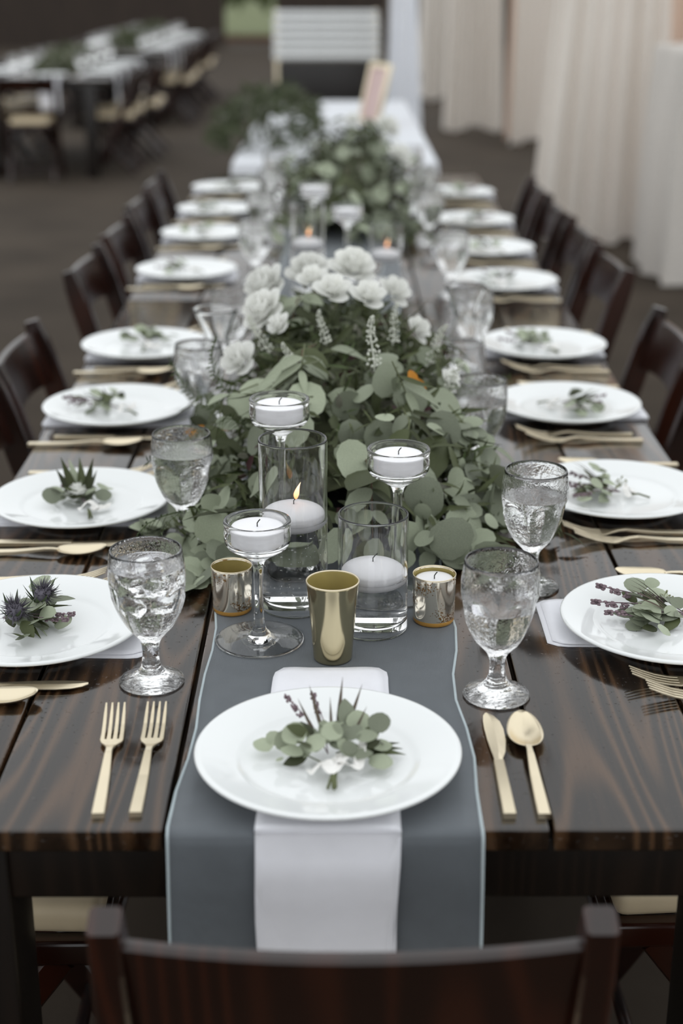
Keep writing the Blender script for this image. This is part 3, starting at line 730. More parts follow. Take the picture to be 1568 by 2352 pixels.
def wickmesh(h, lean=.002, r=.0007): return mesh('wick', *tube([(0, 0, -.001), (0, 0, h*.5), (lean, 0, h*.85), (lean*1.8, lean*.3, h)], r, 6), 'wick')
def tealight(loc, r, h, label, lit=False, wax='wax'):
    prof = [(0, 0), (r*.97, 0), (r, .0008), (r, h-.001), (r*.985, h), (r*.9, h-.0004), (r*.35, h-.0009), (0, h-.001)]
    o = ob('candle', mesh('candle', *lathe(prof, 48), wax), loc=loc); tag(o, label, 'candle'); ob('wick', wickmesh(.009), o, (0, 0, h-.001)); return o
def flame(o, z):
    prof = [(0, 0), (.0018, .0015), (.0032, .005), (.0034, .008), (.0026, .0125), (.0012, .018), (0, .023)]
    V, F = lathe(smoothprof(prof, 3), 16); V = [(x+z_*z_*12, y, z_) for x, y, z_ in V]
    ob('flame', mesh('flame', V, F, 'flame'), o, (.0028, .0006, z))
def holder_set(p, H, lab, clab):
    z = candle_holder(p, H, lab); tealight(p+Vector((0, 0, z+.0012)), .0312, .0222, clab)
p1 = at(596, 1470, TR); holder_set(p1, .157, 'short stemmed glass candle holder beside the mercury votive on the runner', 'white candle in the shortest stemmed glass holder')
p2 = at(641, 920, T+.236); p2.z = TR; holder_set(p2, .236, 'tallest stemmed glass candle holder behind the tall cylinder vase', 'white candle in the tallest stemmed glass holder')
p3 = at(915, 1035, T+.20); p3.z = TR; holder_set(p3, .20, 'middle height stemmed glass candle holder behind the short cylinder vase', 'white candle in the middle height stemmed holder')
def cylinder_vase(loc, H, level, label, base=.012):
    o = thing('cylinder_vase', loc, label, 'vase'); r = .0430; keep(loc, (.0445, 0, H+.002))
    dry, wm = wet([(r-.0030, H-.0025), (r-.0030, H*.75), (r-.0030, base+.005), (r-.006, base+.001), (0, base)], level, 72)
    pr = [(0, .0008), (r-.006, 0), (r-.0015, .0006), (r, .003), (r, H*.5), (r, H-.002), (r-.0005, H-.0004), (r-.0015, H), (r-.0026, H-.0006)]+dry
    ob('cylinder', mesh('cylinder', *lathe(pr, 72), 'glass'), o); ob('water', wm, o)
def float_candle(loc, label, lit=False):
    prof = smoothprof([(0, -.015), (.020, -.014), (.033, -.009), (.0385, .000), (.0392, .006), (.0375, .0095), (.030, .0135), (.016, .0170), (.004, .0178), (0, .0172)], 4)
    prof[0] = (0, -.015); prof[-1] = (0, .0172)
    o = ob('floating_candle', mesh('floating_candle', *lathe([(max(0, a), b) for a, b in prof], 56), 'wax'), loc=loc); tag(o, label, 'candle'); ob('wick', wickmesh(.011, .003), o, (0, 0, .0165))
    if lit: flame(o, .0235)
    return o
def bubbles(loc, n, z0, z1, seed):
    r = random.Random(seed); parts = []
    for k in range(n):
        a = r.random()*6.283; parts.append(sphere(r.uniform(.0004, .0009), 6, 4, (.0385*math.cos(a), .0385*math.sin(a), r.uniform(z0, z1))))
    root = [q for q in bpy.data.objects if q.name.startswith('cylinder_vase')][-1]
    k_ = ob('air_bubbles', mesh('air_bubbles', *join(*parts), 'bubble'), root); k_['kind'] = 'stuff'
v1 = at(676, 1392, TR); cylinder_vase(v1, .2265, .122, 'tall glass cylinder vase of water holding the lit candle'); float_candle(v1+Vector((.0006, 0, .1225)), 'lit white floating candle in the tall cylinder vase', True)
bubbles(v1, 170, .03, .11, 5)
v2 = at(855, 1441, TR); cylinder_vase(v2, .152, .071, 'short glass cylinder vase of water beside the tall gold cup'); float_candle(v2+Vector((0, 0, .0715)), 'unlit white floating candle in the short cylinder vase')
# tall gold cup
def gold_cup(loc):
    o = thing('gold_votive_cup', loc, 'tall tapered pale gold votive cup before the cylinder vases', 'candle cup')
    ob('cup', mesh('cup', *lathe([(0, .0006), (.0205, 0), (.0226, .0012), (.0232, .004), (.0262, .045), (.0302, .090), (.0315, .0985), (.0314, .0995), (.0304, .0998), (.0297, .0990)], 64), 'goldcup'), o)
    ob('lining', mesh('lining', *lathe([(.0297, .0990), (.0285, .090), (.0250, .05), (.0225, .03), (0, .029)], 64), 'goldin'), o)
    ob('rim', mesh('rim', *lathe([(.0312, .0988), (.0316, .0996), (.0311, .1004), (.0302, .1005), (.0298, .0996)], 64), 'gold'), o)
gold_cup(at(764, 1511, TR))
def votive(loc, r, h, label, candle=None):
    o = thing('mercury_votive', loc, label, 'candle cup')
    ob('base', mesh('base', *lathe([(0, .0005), (r*.86, 0), (r*.93, .0012), (r*.955, .004), (r*.95, .0065)], 56), 'amber'), o)
    ob('body', mesh('body', *lathe([(r*.95, .0065), (r*.955, .010), (r*.985, h*.6), (r, h-.0015), (r*.995, h), (r*.97, h), (r*.955, h-.002)], 56), 'mercury'), o)
    ob('lining', mesh('lining', *lathe([(r*.955, h-.002), (r*.94, h*.6), (r*.9, .012), (0, .011)], 56), 'goldin'), o)
    ob('rim', mesh('rim', *lathe([(r*.998, h-.0006), (r*1.0, h+.0004), (r*.985, h+.001), (r*.965, h+.0004), (r*.96, h-.001)], 56), 'gold'), o)
    if candle: tealight(Vector(loc)+Vector((0, 0, .0121)), r*.87, candle, 'cream candle inside the speckled votive at the runner edge')
votive(at(534, 1400, TR), .0262, .0605, 'speckled mercury glass votive partly behind the short candle stem')
votive(at(995, 1424, TR), .0272, .0630, 'speckled mercury glass votive with a candle at the runner edge', .045)
# second candle group beyond the garland
q1 = at(705, 470, T+.2265); q1.z = TR; cylinder_vase(q1, .2265, .122, 'tall cylinder vase with a lit candle beyond the garland'); float_candle(q1+Vector((0, 0, .1225)), 'lit floating candle in the vase beyond the garland', True)
q2 = at(797, 475, T+.2); q2.z = TR; holder_set(q2, .20, 'stemmed candle holder between the two vases beyond the garland', 'white candle in the stem holder between the far vases')
q3 = at(722, 424, T+.236); q3.z = TR; holder_set(q3, .236, 'tall stemmed candle holder behind the far lit vase', 'white candle in the tall stem holder behind far vase')
q4 = at(886, 520, T+.152); q4.z = TR; cylinder_vase(q4, .152, .071, 'short cylinder vase with lit candle beyond the garland'); float_candle(q4+Vector((0, 0, .0715)), 'lit floating candle in the far short vase', True)

# ------------------------------------------------------------------ floral garlands
MV = {}
def mv(me):
    if me.name not in MV: MV[me.name] = np.array([v.co[:] for v in me.vertices])
    return MV[me.name]
def gput(me, root, p, d, n, s):
    m, ok = freed(mv(me), frame(p, d, n, s), root.location); return ob(me.name.split('.')[0], me, root, mtx=m)
def gtube(root, pts, r, mat):
    Q = [Vector(p) for p in pts]
    for q in Q:
        for _ in range(6):
            k = clear(np.array([q+root.location]))
            if k is None: break
            q.x += float(k[0])*1.2; q.y += float(k[1])*1.2
        q.z = max(q.z, .003)
    ob('stem', mesh('stem', *tube(Q, r, 5), mat), root)
def heap(Yk):
    ys = [k[0] for k in Yk]
    def f(y): return tuple(np.interp(y, ys, [k[i] for k in Yk]) for i in (1, 2, 3))   # xc, halfwidth, height
    return f
def heap_pt(f, y, u):
    xc, hw, h = f(y); a = u*PI/2
    x = xc+hw*math.sin(a); z = h*max(0.0, math.cos(a))**.75
    nx = math.sin(a)/max(hw, .02); nz = math.cos(a)/max(h, .02); n = Vector((nx, 0, nz)).normalized()
    return Vector((x, y, z)), n
def stuff_leaves(seed, f, y0, y1, n, sizes, shape, jitter=.02, urange=1., outl=.0, base0=None):
    r = random.Random(seed); V = []; F = []; base = shape
    bv = np.array(base[0]); 
    for k in range(n):
        y = r.uniform(y0, y1); u = r.uniform(-urange, urange); p, nn = heap_pt(f, y, u)
        p += nn*r.uniform(-.06, jitter*.5)+Vector((r.gauss(0, .008), r.gauss(0, .008), 0)); p.z = max(p.z, .006)
        d = Vector((nn.x*1.2+r.gauss(0, .7), r.gauss(-.25, .7), r.gauss(.15+outl, .7)))
        m = np.array(frame(p, d, nn+Vector((r.gauss(0, .5), r.gauss(-.3, .5), r.gauss(0, .3))), r.uniform(*sizes)))
        if base0 is not None: m = np.array(freed(bv, Matrix(m.tolist()), base0)[0])
        vv = bv@m[:3, :3].T+m[:3, 3]; vv[:, 2] = np.maximum(vv[:, 2], .003)
        o = len(V); V += vv.tolist(); F += [tuple(i+o for i in q) for q in base[1]]
    return V, F
def frond(seed, L=.16, n=16):
    r = random.Random(seed); pts = [(0, L*t, .03*math.sin(PI*t)-.03*t*t) for t in np.linspace(0, 1, 7)]
    parts = [tube(pts, [.0011*(1-.7*i/6) for i in range(7)], 5)]
    for k in range(n):
        t = .12+.86*k/n; y = L*t; z = .03*math.sin(PI*t)-.03*t*t; s = (1-.55*t)*.028
        for sg in (-1, 1):
            d = Vector((sg*1., .75, r.uniform(-.3, .2))); parts.append(xf(leafshape(1, .16, 'lance', .2, .2, 4), frame((0, y, z), d, (0, 0, 1), s)))
    return join(*parts)
def spike_mesh(seed, L=.075):
    r = random.Random(seed); pts = [(.006*math.sin(3*t), L*t, .004*math.cos(4*t)) for t in np.linspace(0, 1, 8)]; parts = [tube(pts, .0012, 5)]
    for k in range(90):
        t = r.random()**.8; rad = .0085*(1-t)**.7+.0015; a = r.random()*6.28; p = (.006*math.sin(3*t)+rad*math.cos(a), L*(.08+.92*t), .004*math.cos(4*t)+rad*math.sin(a))
        parts.append(sphere(.0021*(1-.5*t), 5, 3, p, (1, 1.2, 1)))
    return mesh('astilbe_spike', *join(*parts), 'astilbe')
SPIKE = spike_mesh(2)
SMALL = leafshape(1, .5, 'oval', .2, .2, 3); THIN = leafshape(1, .2, 'lance', .2, .2, 3)
def garland(name, base, label, keys, nround, nlance, nsmall, flowers, seed, spikes=(), fronds=()):
    o = thing(name, base, label, 'garland'); f = heap(keys); r = random.Random(seed); y0, y1 = keys[0][0], keys[-1][0]
    V = []; F = []; n = 26; m = 11                                   # inner mass
    for i in range(n+1):
        y = y0+.115+(y1-y0-.16)*i/n
        for j in range(m):
            u = -1+2*j/(m-1); p, nn = heap_pt(f, y, u); p = p-nn*.05; p.z = max(.002, p.z+.012*math.sin(i*2.1+j*3)*(abs(u) < .95)); V.append(tuple(p))
    for i in range(n):
        for j in range(m-1): a = i*m+j; F.append((a, a+1, a+m+1, a+m))
    k_ = ob('inner_stems', mesh('inner_stems', V, F, 'core'), o); k_['kind'] = 'stuff'
    for nm, mat, cnt, sz, shp, jit, sd in (('filler_leaves', 'olive', nsmall, (.014, .034), SMALL, .025, 1), ('fine_foliage', 'willow', int(nsmall*1.3), (.022, .05), THIN, .04, 2), ('dusty_foliage', 'pale', nsmall//4, (.012, .026), SMALL, .05, 3), ('dark_foliage', 'burg', nsmall//9, (.012, .03), SMALL, .03, 4), ('fern_foliage', 'fern', nsmall//3, (.02, .045), THIN, .04, 5)):
        s = ob(nm, mesh(nm, *stuff_leaves(seed*10+sd, f, y0+.04, y1, cnt, sz, shp, jit, base0=base), mat), o); s['kind'] = 'stuff'
    # round silver-dollar leaves, more of them low on the near end
    for k in range(nround):
        near = r.random() < .96
        y = y0+(y1-y0)*(r.random()**1.6*.30 if near else r.random()*.7); u = r.uniform(-1, 1)
        if near and r.random() < .55: u = abs(u)**.8 if r.random() < .68 else -abs(u)**.8
        p, nn = heap_pt(f, y, max(-1, min(1, u))); fr = max(0, 1-(y-y0)/.22)
        nn = (nn+Vector((0, -1.1*fr-.25, 0))).normalized(); p += nn*r.uniform(.0, .035); 
        s = r.choice((.028, .038, .050, .058))*r.uniform(.9, 1.1); p.z = max(p.z, .012)
        d = Vector((nn.x*.7+r.gauss(0, .6), nn.y*.4+r.gauss(0, .35), r.gauss(-.65, .6)))
        if p.z < s*.9: d.z = abs(d.z)*.3
        gput(r.choice(RL), o, p, d, nn+Vector((r.gauss(0, .35), r.gauss(0, .35), r.gauss(.1, .3))), s)
    for k in range(nlance):
        y = y0+(y1-y0)*r.random()**1.3; u = r.uniform(-1, 1); p, nn = heap_pt(f, y, u); p += nn*r.uniform(.0, .05); s = r.uniform(.04, .095); p.z = max(p.z, .015)
        d = Vector((nn.x*1.+r.gauss(0, .5), -.35+r.gauss(0, .6), r.gauss(-.35, .55)))
        if p.z+d.normalized().z*s < .01: d.z = abs(d.z)*.2
        gput(r.choice(WL+[OL[1]]), o, p, d, nn+Vector((r.gauss(0, .4), r.gauss(-.2, .4), 0)), s)
    for me, y, u, up, s in flowers:
        p, nn = heap_pt(f, y, u); gput(me, o, p+nn*(up+.022), nn+Vector((r.gauss(0, .2), -.55, .2)), (1, 0, 0), s)
    for y, u, up, d, s in spikes:
        p, nn = heap_pt(f, y, u); gput(SPIKE, o, p+nn*up, d, (1, 0, 0), s)
    for y, u, d, s in fronds:
        p, nn = heap_pt(f, y, u); gput(FROND, o, p+nn*.01, d, nn, s)
    # hanging eucalyptus branches
    for k in range(14):
        y = y0+(y1-y0)*r.random()*.6; u = r.uniform(-.9, .9); p, nn = heap_pt(f, y, u); p += nn*.03
        q = p+Vector((nn.x*.08+r.gauss(0, .02), -.09, -.05-.05*r.random())); q.z = max(q.z, .008)
        gtube(o, [p, (p+q)/2+nn*.03, q], .0012, r.choice(('twig', 'stemg')))
        for t in (.4, .6, .8, 1.):
            b = p.lerp(q, t)+nn*.03*4*t*(1-t)*.9
            for sg in (-1, 1): gput(r.choice(OL+WL[:1]), o, b, Vector((sg*.8, -.5, -.35+r.gauss(0, .2))), nn+Vector((0, -.4, .2)), r.uniform(.032, .055))
    return o
FROND = mesh('frond', *frond(5), 'fern')
g0 = Vector((0, 1.87, T+.0042))
K1 = [(0, .0, .16, .03), (.06, .0, .20, .09), (.16, .015, .205, .15), (.30, .015, .175, .19), (.5, .0, .145, .225), (.68, -.01, .14, .235), (.84, -.01, .125, .19), (1.05, .0, .11, .10), (1.25, 0, .08, .04)]
FL = [(ROSE, .68, -.34, .03, 1.2), (ROSE, .69, .10, .03, 1.1), (ROSE, .54, -.36, .03, 1.1), (ROSE2, .51, -.02, .03, 1.15), (ROSE2, .50, .14, .03, 1.1), (ROSE2, .41, -.52, .03, 1.2), (ROSE2, .60, -.10, .03, 1.), (ROSE, .76, -.12, .03, 1.1), (ROSE2, .64, .32, .03, 1.1), (ROSE2, .46, -.30, .02, .8), (ROSE2, .58, .5, .02, .9), (ROSE2, .36, .55, .02, .7)]
SP = [(.25, .10, .04, (.05, .1, 1), 1.1), (.42, .28, .02, (.2, .1, 1), .9), (.33, .55, .02, (.5, -.2, .8), .9), (.48, .6, .02, (.5, 0, .9), 1.1), (.44, -.45, .02, (-.4, 0, 1), 1.), (.30, -.25, .02, (-.3, -.3, .8), .8), (.38, -.1, .02, (-.1, -.2, 1), .8)]
FR = [(.12, -.85, (-.4, -.8, -.25), 1.0), (.25, -.8, (-.6, -.5, .2), 1.), (.32, -.6, (-.4, -.4, .8), 1.), (.40, -.75, (-.7, -.2, .5), 1.), (.22, -.55, (-.3, -.8, .3), .9), (.18, .8, (.7, -.5, -.1), .9), (.45, .75, (.8, -.2, .3), .9), (.05, -.6, (-.7, -.7, .05), .8)]
G1 = garland('floral_garland', g0, 'lush eucalyptus garland with white roses down the table centre', K1, 128, 95, 1500, FL, 5, SP, FR)
def trail(root, base, pix, seed, zs, leaf=(.026, .042), pool=None):
    r = random.Random(seed); P = [at(x, y, T+z)-base for (x, y), z in zip(pix, zs)]; P = [Vector(p) for p in smoothprof(P, 4)]
    gtube(root, P, .0011, 'stemg')
    for i in range(2, len(P)):
        d = (P[i]-P[i-1]).normalized()
        for sg in (-1, 1):
            sd = Vector((d.y, -d.x, 0))*sg; p = P[i].copy(); p.z = max(p.z, .006)
            gput(r.choice(pool or OL+RL), root, p, d*.6+sd*.8+Vector((0, 0, r.uniform(.05, .5))), Vector((0, -.5, 1))+sd*r.uniform(-.3, .3), r.uniform(*leaf))
    gput(OL[0], root, P[-1], P[-1]-P[-2]+Vector((0, 0, .003)), (0, -.4, 1), leaf[1])
for k, (pix, zs) in enumerate((([(590, 1110), (500, 1170), (425, 1215), (360, 1222)], (.07, .03, .012, .012)), ([(590, 1200), (520, 1260), (470, 1310), (445, 1340)], (.05, .02, .01, .008)), ([(600, 1150), (530, 1200), (450, 1260)], (.05, .02, .012)),
    ([(520, 1080), (460, 1130), (430, 1190)], (.08, .04, .012)), ([(1010, 1120), (1060, 1170), (1090, 1240)], (.10, .06, .02)), ([(990, 1180), (1040, 1240), (1060, 1290)], (.06, .03, .01)), ([(1030, 930), (1090, 1010), (1110, 1110)], (.16, .12, .06)),
    ([(900, 830), (930, 900), (945, 985)], (.25, .2, .15)), ([(700, 790), (690, 850), (670, 900)], (.25, .22, .17)), ([(1040, 1010), (1085, 1090), (1100, 1160)], (.12, .08, .03)))):
    trail(G1, g0, pix, 300+k, zs, pool=(WL if k in (7, 8) else None), leaf=((.045, .075) if k in (7, 8) else (.026, .042)))
AML = mesh('amber_leaf', *leafshape(1, .5, 'oval', .2, .3, 5), 'amberleaf')
for x, y, z, d in ((940, 850, .22, (.3, -.4, -.6)), (952, 868, .2, (.5, -.3, -.6)), (480, 985, .10, (-.6, -.4, .1)), (505, 980, .1, (.5, -.5, .2))):
    gput(AML, G1, at(x, y, T+z)-g0, d, (0, -.6, .6), .032)
K2 = [(0, .02, .13, .05), (.15, .03, .17, .18), (.5, .05, .18, .26), (.9, .05, .17, .26), (1.2, .04, .13, .15), (1.4, .03, .08, .05)]
FL2 = [(ROSE, .35, .45, .03, 1.1), (ROSE, .6, .3, .03, 1.2), (ROSE2, .5, .0, .03, 1.)]
garland('floral_garland', Vector((0, 4.45, T+.0042)), 'darker leafy garland at the far end of the joined tables', K2, 70, 60, 900, FL2, 9, [(.4, .3, .03, (.2, -.2, 1), 1.3)])

# ------------------------------------------------------------------ folding chairs
def make_chair():
    o = thing('folding_chair', (0, 0, 0), '', 'chair')
    pth = smoothprof([(-.205, .806), (-.165, .67), (-.112, .50), (-.045, .36), (.06, .18), (.175, .0)], 3)
    n = len(pth)
    for s in (-1, 1):
        wd = [.027+.006*min(1, i/4) for i in range(n)]; th = [.030 if i == 0 else (.044 if i == 1 else .048) for i in range(n)]
        V, F = bar(pth, wd, th, .25); V = [(v[0]+s*.202, v[1], v[2]) for v in V]; ob('post', mesh('post', V, F, 'chair', False), o)
        V, F = bar([(.150, .415), (.02, .24), (-.20, 0)], [.024]*3, [.034]*3, .25); V = [(v[0]+s*.166, v[1], v[2]) for v in V]; ob('rear_leg', mesh('rear_leg', V, F, 'chair', False), o)
        V, F = box(.026, .40, .034, .006); ob('seat_rail', mesh('seat_rail', V, F, 'chair'), o, (s*.166, .0, .425))
    def curved(z0, z1, ybase, bow, thick, arch=0.):
        rings = []
        for i in range(13):
            u = i/6-1; x = .191*u; y = ybase-bow*(1-u*u); lo = z0+arch*(1-u*u); k = .004
            sl = -.3
            rings.append([Vector((x, y+thick/2+(lo-z1)*sl, lo)), Vector((x, y+thick/2, z1-k)), Vector((x, y+thick/2-k, z1)), Vector((x, y-thick/2+k, z1)), Vector((x, y-thick/2, z1-k)), Vector((x, y-thick/2+(lo-z1)*sl, lo))])
        return loft(rings)
    ob('top_rail', mesh('top_rail', *curved(.668, .786, -.203, .020, .016, .014), 'chair', False), o)
    ob('lower_rail', mesh('lower_rail', *curved(.505, .545, -.127, .022, .014), 'chair', False), o)
    for y in (-.19, .19): ob('seat_cross_rail', mesh('seat_cross_rail', *box(.31, .026, .034, .006), 'chair'), o, (0, y, .425))
    V, F = box(.325, .385, .038, .016, 4); V = [(x*(1-.12*(y < 0)*(-y/.19)), y, z+.006*max(0, 1-(x/.16)**2)*max(0, 1-(y/.19)**2)) for x, y, z in V]
    ob('seat_cushion', mesh('seat_cushion', V, F, 'cushion'), o, (0, .005, .459))['label'] = 'ivory padded seat cushion'
    ob('front_stretcher', mesh('front_stretcher', *tube([(-.19, .115, .095), (.19, .115, .095)], .010, 10), 'chair'), o)
    ob('rear_stretcher', mesh('rear_stretcher', *tube([(-.157, -.135, .075), (.157, -.135, .075)], .010, 10), 'chair'), o)
    return o
CH = make_chair(); CH.location = (.012, 1.222, 0); CH['label'] = 'dark wood folding chair tucked in at the table head'
CLY = [1.66, 2.12, 2.58, 3.03, 4.0, 4.56, 5.14, 5.66]; CRY = [1.70, 2.15, 2.64, 3.16, 4.02, 4.52, 5.02, 5.50]
for side, ys, x, rz in (('L', CLY, -.475, R(-90)), ('R', CRY, .535, R(90))):
    for i, y in enumerate(ys):
        n = tree_copy(CH, None, (x+random.uniform(-.012, .012), y, 0), rz+random.uniform(-.03, .03), 'dark wood folding chair at the %s seat from the head, %s' % (ORD[i], SIDE[side]), 'chairs along the plank table')

# ------------------------------------------------------------------ dining tables in the background
PL_BG = PLATE
def bg_row(x, spans):
    for i, (y0, y1) in enumerate(spans):
        nm = ['near', 'middle', 'far'][i]
        farm_table(y0, y1, x, 'dark plank dining table, %s of the row beyond the pavement aisle' % ['first', 'second', 'third'][i], 'dining tables across the aisle')
        k = int((y1-y0)/.6)
        for j in range(k):
            y = y0+.42+j*(y1-y0-.84)/max(1, k-1)
            for s, dx, rz in ((1, .535, R(90)), (-1, -.475, R(-90))):
                where = '%s along the %s of the %s dining table across the aisle' % (ORD[j], 'aisle edge' if s > 0 else 'far edge', ORD[i])
                tree_copy(CH, None, (x+dx+random.uniform(-.03, .05)*s, y+random.uniform(-.05, .05), 0), rz+random.uniform(-.06, .06), 'dark folding chair, '+where, 'chairs at the tables across the aisle')
                base = Vector((x+(.44 if s > 0 else -.40), y, T))
                o = ob('dinner_plate', PLATE, loc=base+Vector((0, 0, PZ))); tag(o, 'white plate, '+where, 'plate', 'plates across the aisle')
                nmk = napkin(40+s, y_in=.16, edge=-.122 if s > 0 else -.126, hang=.22, w0=.07, w1=.07)
                n = ob('napkin', nmk[0], loc=base); n.rotation_euler.z = rz; tag(n, 'white napkin, '+where, 'napkin', 'napkins across the aisle'); ob('upper_fold', nmk[1], n)
                goblet((x+.018+s*.24, y+.16*s, T+.0003), 'water goblet, '+where, 'goblets across the aisle', .128)
        if i == 0:
            n = tree_copy(CH, None, (x+.018-.06, y0-.06, 0), R(4), 'dark folding chair at the end of the first table across the aisle', 'end chair across the aisle')
            o = ob('dinner_plate', PLATE, loc=(x+.1, y0+.15, T+PZ)); tag(o, 'white plate at the end of the first table across the aisle', 'plate')
            nmk = napkin(45, y_in=.16, edge=-.152, hang=.24, w0=.075, w1=.08); n = ob('napkin', nmk[0], loc=(x+.1, y0+.15, T)); tag(n, 'white napkin hanging from the end of the first table across the aisle', 'napkin'); ob('upper_fold', nmk[1], n)
        f = heap([(0, 0, .1, .05), (.4, 0, .14, .16), (1.4, 0, .14, .16), (y1-y0-.6, 0, .1, .05)])
        g = thing('floral_garland', (x+.018, y0+.44, T+.003), 'leafy garland down the %s dining table across the aisle' % ['first', 'second', 'third'][i], 'garland', 'garlands across the aisle')
        s_ = ob('filler_leaves', mesh('filler_leaves', *stuff_leaves(70+i, f, 0, y1-y0-.6, 500, (.04, .09), SMALL, .03), 'olive'), g); s_['kind'] = 'stuff'
        s_ = ob('dusty_foliage', mesh('dusty_foliage', *stuff_leaves(80+i, f, 0, y1-y0-.6, 150, (.04, .08), SMALL, .03), 'pale'), g); s_['kind'] = 'stuff'
bg_row(-2.33, [(11.9, 14.34), (15.9, 18.34), (18.4, 20.84)])

# ------------------------------------------------------------------ white cloth table, settee and frame straight behind
def cloth_table(x0, x1, y0, y1, label, z=.75, amp=.02, mat='cloth'):
    o = thing('cloth_table', ((x0+x1)/2, (y0+y1)/2, 0), label, 'table')
    cx, cy = (x1-x0)/2, (y1-y0)/2
    per = []; n = 40
    pts = [(-cx, -cy), (cx, -cy), (cx, cy), (-cx, cy)]
    for k in range(4):
        a, b = pts[k], pts[(k+1) % 4]; L = math.hypot(b[0]-a[0], b[1]-a[1]); m = max(12, int(L/.03))
        for i in range(m): per.append((a[0]+(b[0]-a[0])*i/m, a[1]+(b[1]-a[1])*i/m))
    V = []; F = []; N_ = len(per); rows = [(z+.004, .985, 0), (z, 1, 0), (z-.03, 1.01, .2), (z-.2, 1.02, .6), (z-.45, 1.03, 1.), (.012, 1.05, 1.25)]
    for zz, sc, am in rows:
        for i, (x, y) in enumerate(per):
            k = amp*am*(math.sin(i*.55)+.6*math.sin(i*.91+1)); L = math.hypot(x, y); V.append((x*sc+k*x/L, y*(1+(sc-1)*.4)+k*y/L, zz))
    for r_ in range(len(rows)-1):
        for i in range(N_): j = (i+1) % N_; F.append((r_*N_+j, r_*N_+i, (r_+1)*N_+i, (r_+1)*N_+j))
    F.append(tuple(range(N_)))
    ob('tablecloth', mesh('tablecloth', V, F, mat), o)
    ob('table_top', mesh('table_top', *box(2*cx-.03, 2*cy-.03, .03, .003), 'tbase'), o, (0, 0, z-.02))
    for sx in (-1, 1):
        for sy in (-1, 1): ob('leg', mesh('leg', *box(.05, .05, z-.04, .003), 'tbase'), o, (sx*(cx-.08), sy*(cy-.08), (z-.04)/2))
    return o
cloth_table(-.46, .44, 6.6, 9.9, 'long table under a white cloth beyond the plank tables')
K3 = [(0, -.05, .12, .05), (.3, -.02, .2, .2), (.9, .05, .2, .24), (1.5, .1, .14, .12)]
g = thing('floral_garland', (-.36, 6.85, T), 'bushy greenery spilling over the white cloth table corner', 'garland'); f = heap(K3)
for nm, mat, cnt, sz, sh, sd in (('filler_leaves', 'olive', 700, (.03, .07), SMALL, 91), ('fern_foliage', 'fern', 300, (.03, .08), THIN, 92), ('dusty_foliage', 'pale', 160, (.03, .05), SMALL, 93)):
    s_ = ob(nm, mesh(nm, *stuff_leaves(sd, f, 0, 1.5, cnt, sz, sh, .04), mat), g); s_['kind'] = 'stuff'
# framed card
fr = thing('framed_card', (.17, 8.3, T), 'gold framed blush card leaning on the white cloth table', 'picture frame'); fr.rotation_euler = (R(-14), 0, R(-62))
for sx in (-1, 1): ob('frame_side', mesh('frame_side', *box(.022, .02, .32, .002), 'gold'), fr, (sx*.1, 0, .16))
for z in (.011, .309): ob('frame_rail', mesh('frame_rail', *box(.178, .02, .022, .002), 'gold'), fr, (0, 0, z))
ob('card', mesh('card', *box(.18, .004, .28, 0), 'pink', False), fr, (0, 0, .16))
# slatted settee
st = thing('settee', (-.08, 11.3, 0), 'white slatted settee behind the white cloth table', 'settee')
for k in range(6): ob('slat', mesh('slat', *box(.78-.02*(k == 5), .03, .048, .012, 3), 'whitepaint'), st, (0, .012*k, .96+.058*k))
for s in (-1, 1):
    ob('back_post', mesh('back_post', *box(.035, .035, 1.28, .006), 'gold'), st, (s*.36, .07, .64)); ob('front_leg', mesh('front_leg', *box(.05, .05, .44, .006), 'tbase'), st, (s*.36, -.45, .22))
    ob('arm', mesh('arm', *box(.05, .56, .04, .01), 'whitepaint'), st, (s*.40, -.2, .66)); ob('arm_post', mesh('arm_post', *box(.04, .04, .2, .006), 'tbase'), st, (s*.40, -.44, .54))
ob('seat', mesh('seat', *box(.84, .58, .08, .02, 3), 'tbase'), st, (0, -.2, .46)); ob('back_panel', mesh('back_panel', *box(.70, .03, .42, .01), 'tbase'), st, (0, .03, .71))

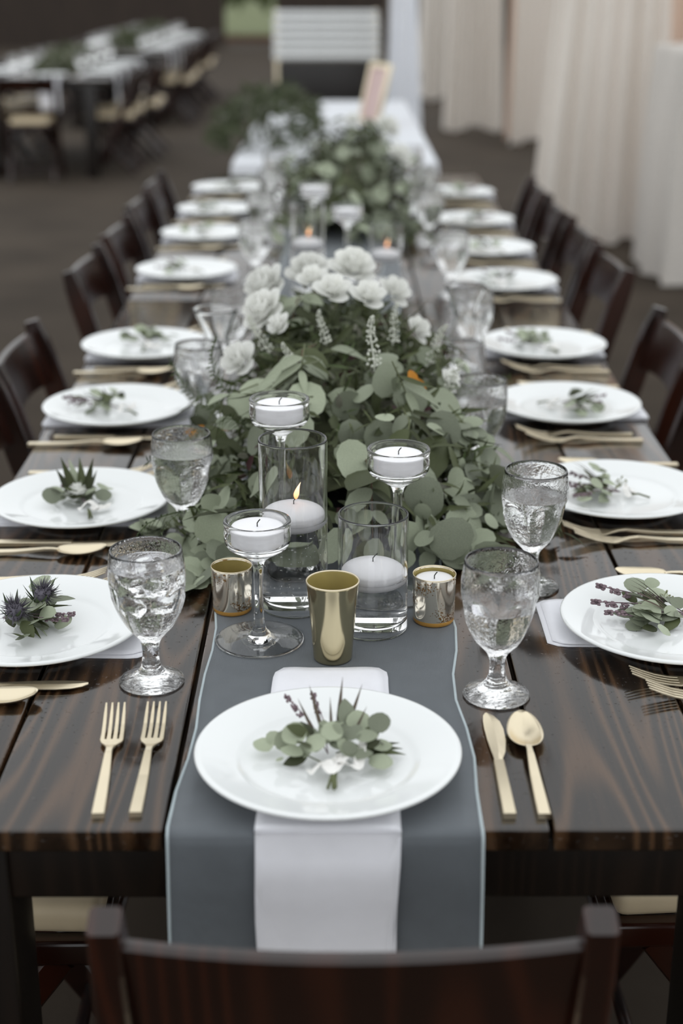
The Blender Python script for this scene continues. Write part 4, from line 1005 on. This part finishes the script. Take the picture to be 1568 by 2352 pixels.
# ------------------------------------------------------------------ drapes
def drape(x0, x1, y, ztop, zbot, flare, mat, label, seed, pleats=9, dx=0., amp=.05, group=None):
    r = random.Random(seed); nx = pleats*10; nz = 14; V = []; F = []
    for i in range(nz+1):
        t = i/nz; z = ztop+(zbot-ztop)*t; w_ = (x1-x0)*(1+flare*t**1.4); cx = (x0+x1)/2+dx*t
        for j in range(nx+1):
            u = j/nx; a = amp*(.35+.9*t)*(math.sin(u*pleats*2*PI+seed)+.35*math.sin(u*pleats*4.7+seed*2+t*2))
            V.append((cx+(u-.5)*w_, y+a, z+(.03*math.sin(u*9+seed) if i == nz else 0)))
    for i in range(nz):
        for j in range(nx): a = i*(nx+1)+j; F.append((a, a+1, a+nx+2, a+nx+1))
    o = thing('drape', ((x0+x1)/2, y, 0), label, 'drape', group)
    ob('fabric', mesh('fabric', [(v[0]-(x0+x1)/2, v[1]-y, v[2]) for v in V], F, mat), o)
    hw = (x1-x0)/2+.04; ob('crossbar', mesh('crossbar', *tube([(-hw, 0, ztop+.02), (hw, 0, ztop+.02)], .018, 8), 'gold'), o)
    for sx in (-1, 1): ob('upright', mesh('upright', *tube([(sx*hw*.7, .11, 0), (sx*hw*.7, .11, ztop), (sx*hw*.7, 0, ztop+.02)], .016, 8), 'gold'), o)
    return o
ZT = 3.1
drape(1.35, 1.62, 24.4, ZT, .03, .3, 'tulle', 'narrow ivory drape at the far end of the row', 1, 4, -.05)
drape(1.10, 1.50, 19.5, ZT, .03, .25, 'tulle', 'ivory tulle drape second from the far end', 2, 5)
drape(1.15, 1.62, 15.6, ZT, .03, .3, 'tulle', 'wide ivory tulle drape beside the blush drape', 3, 6)
drape(1.66, 2.05, 14.9, ZT, .03, .15, 'blush', 'blush tulle drape between the ivory drapes', 4, 5)
drape(1.65, 2.35, 14.3, ZT, .03, .1, 'tulle', 'ivory drape panel behind the blush drape edge', 5, 7)
drape(1.33, 1.86, 8.9, ZT, .03, .55, 'tulle', 'large ivory tulle drape spreading beside the skirted bar', 6, 6, -.05, .045)
drape(1.75, 2.3, 9.3, ZT, .03, .2, 'blush', 'blush drape hanging behind the skirted bar', 7, 6)
cloth_table(1.72, 3.2, 7.6, 8.4, 'tall bar under an ivory gathered skirt', 1.17, .03, 'tulle')
# rosette on the bar
drape(.36, .50, 10.35, 2.2, .30, .9, 'cloth', 'white veil hanging from a slim stand beside the settee', 11, 3, .02, .03)
rs = ob('rosette', ROSE, mtx=frame((1.95, 7.52, 1.02), (0, -1, .1), (1, 0, 0), 1.8)); tag(rs, 'gathered fabric rosette pinned to the ivory bar skirt', 'rosette')

# ------------------------------------------------------------------ hedge beyond the pavement
f = heap([(0, 0, 1.5, .9), (2, 0, 1.8, 1.6), (4, 0, 1.5, .9)])
h = thing('hedge', (-2.0, 38.5, 0), 'rounded green hedge growing beyond the rust kerb', 'hedge')
s_ = ob('foliage', mesh('foliage', *stuff_leaves(200, f, 0, 4, 1400, (.15, .4), SMALL, .1), 'hedge'), h); s_['kind'] = 'stuff'
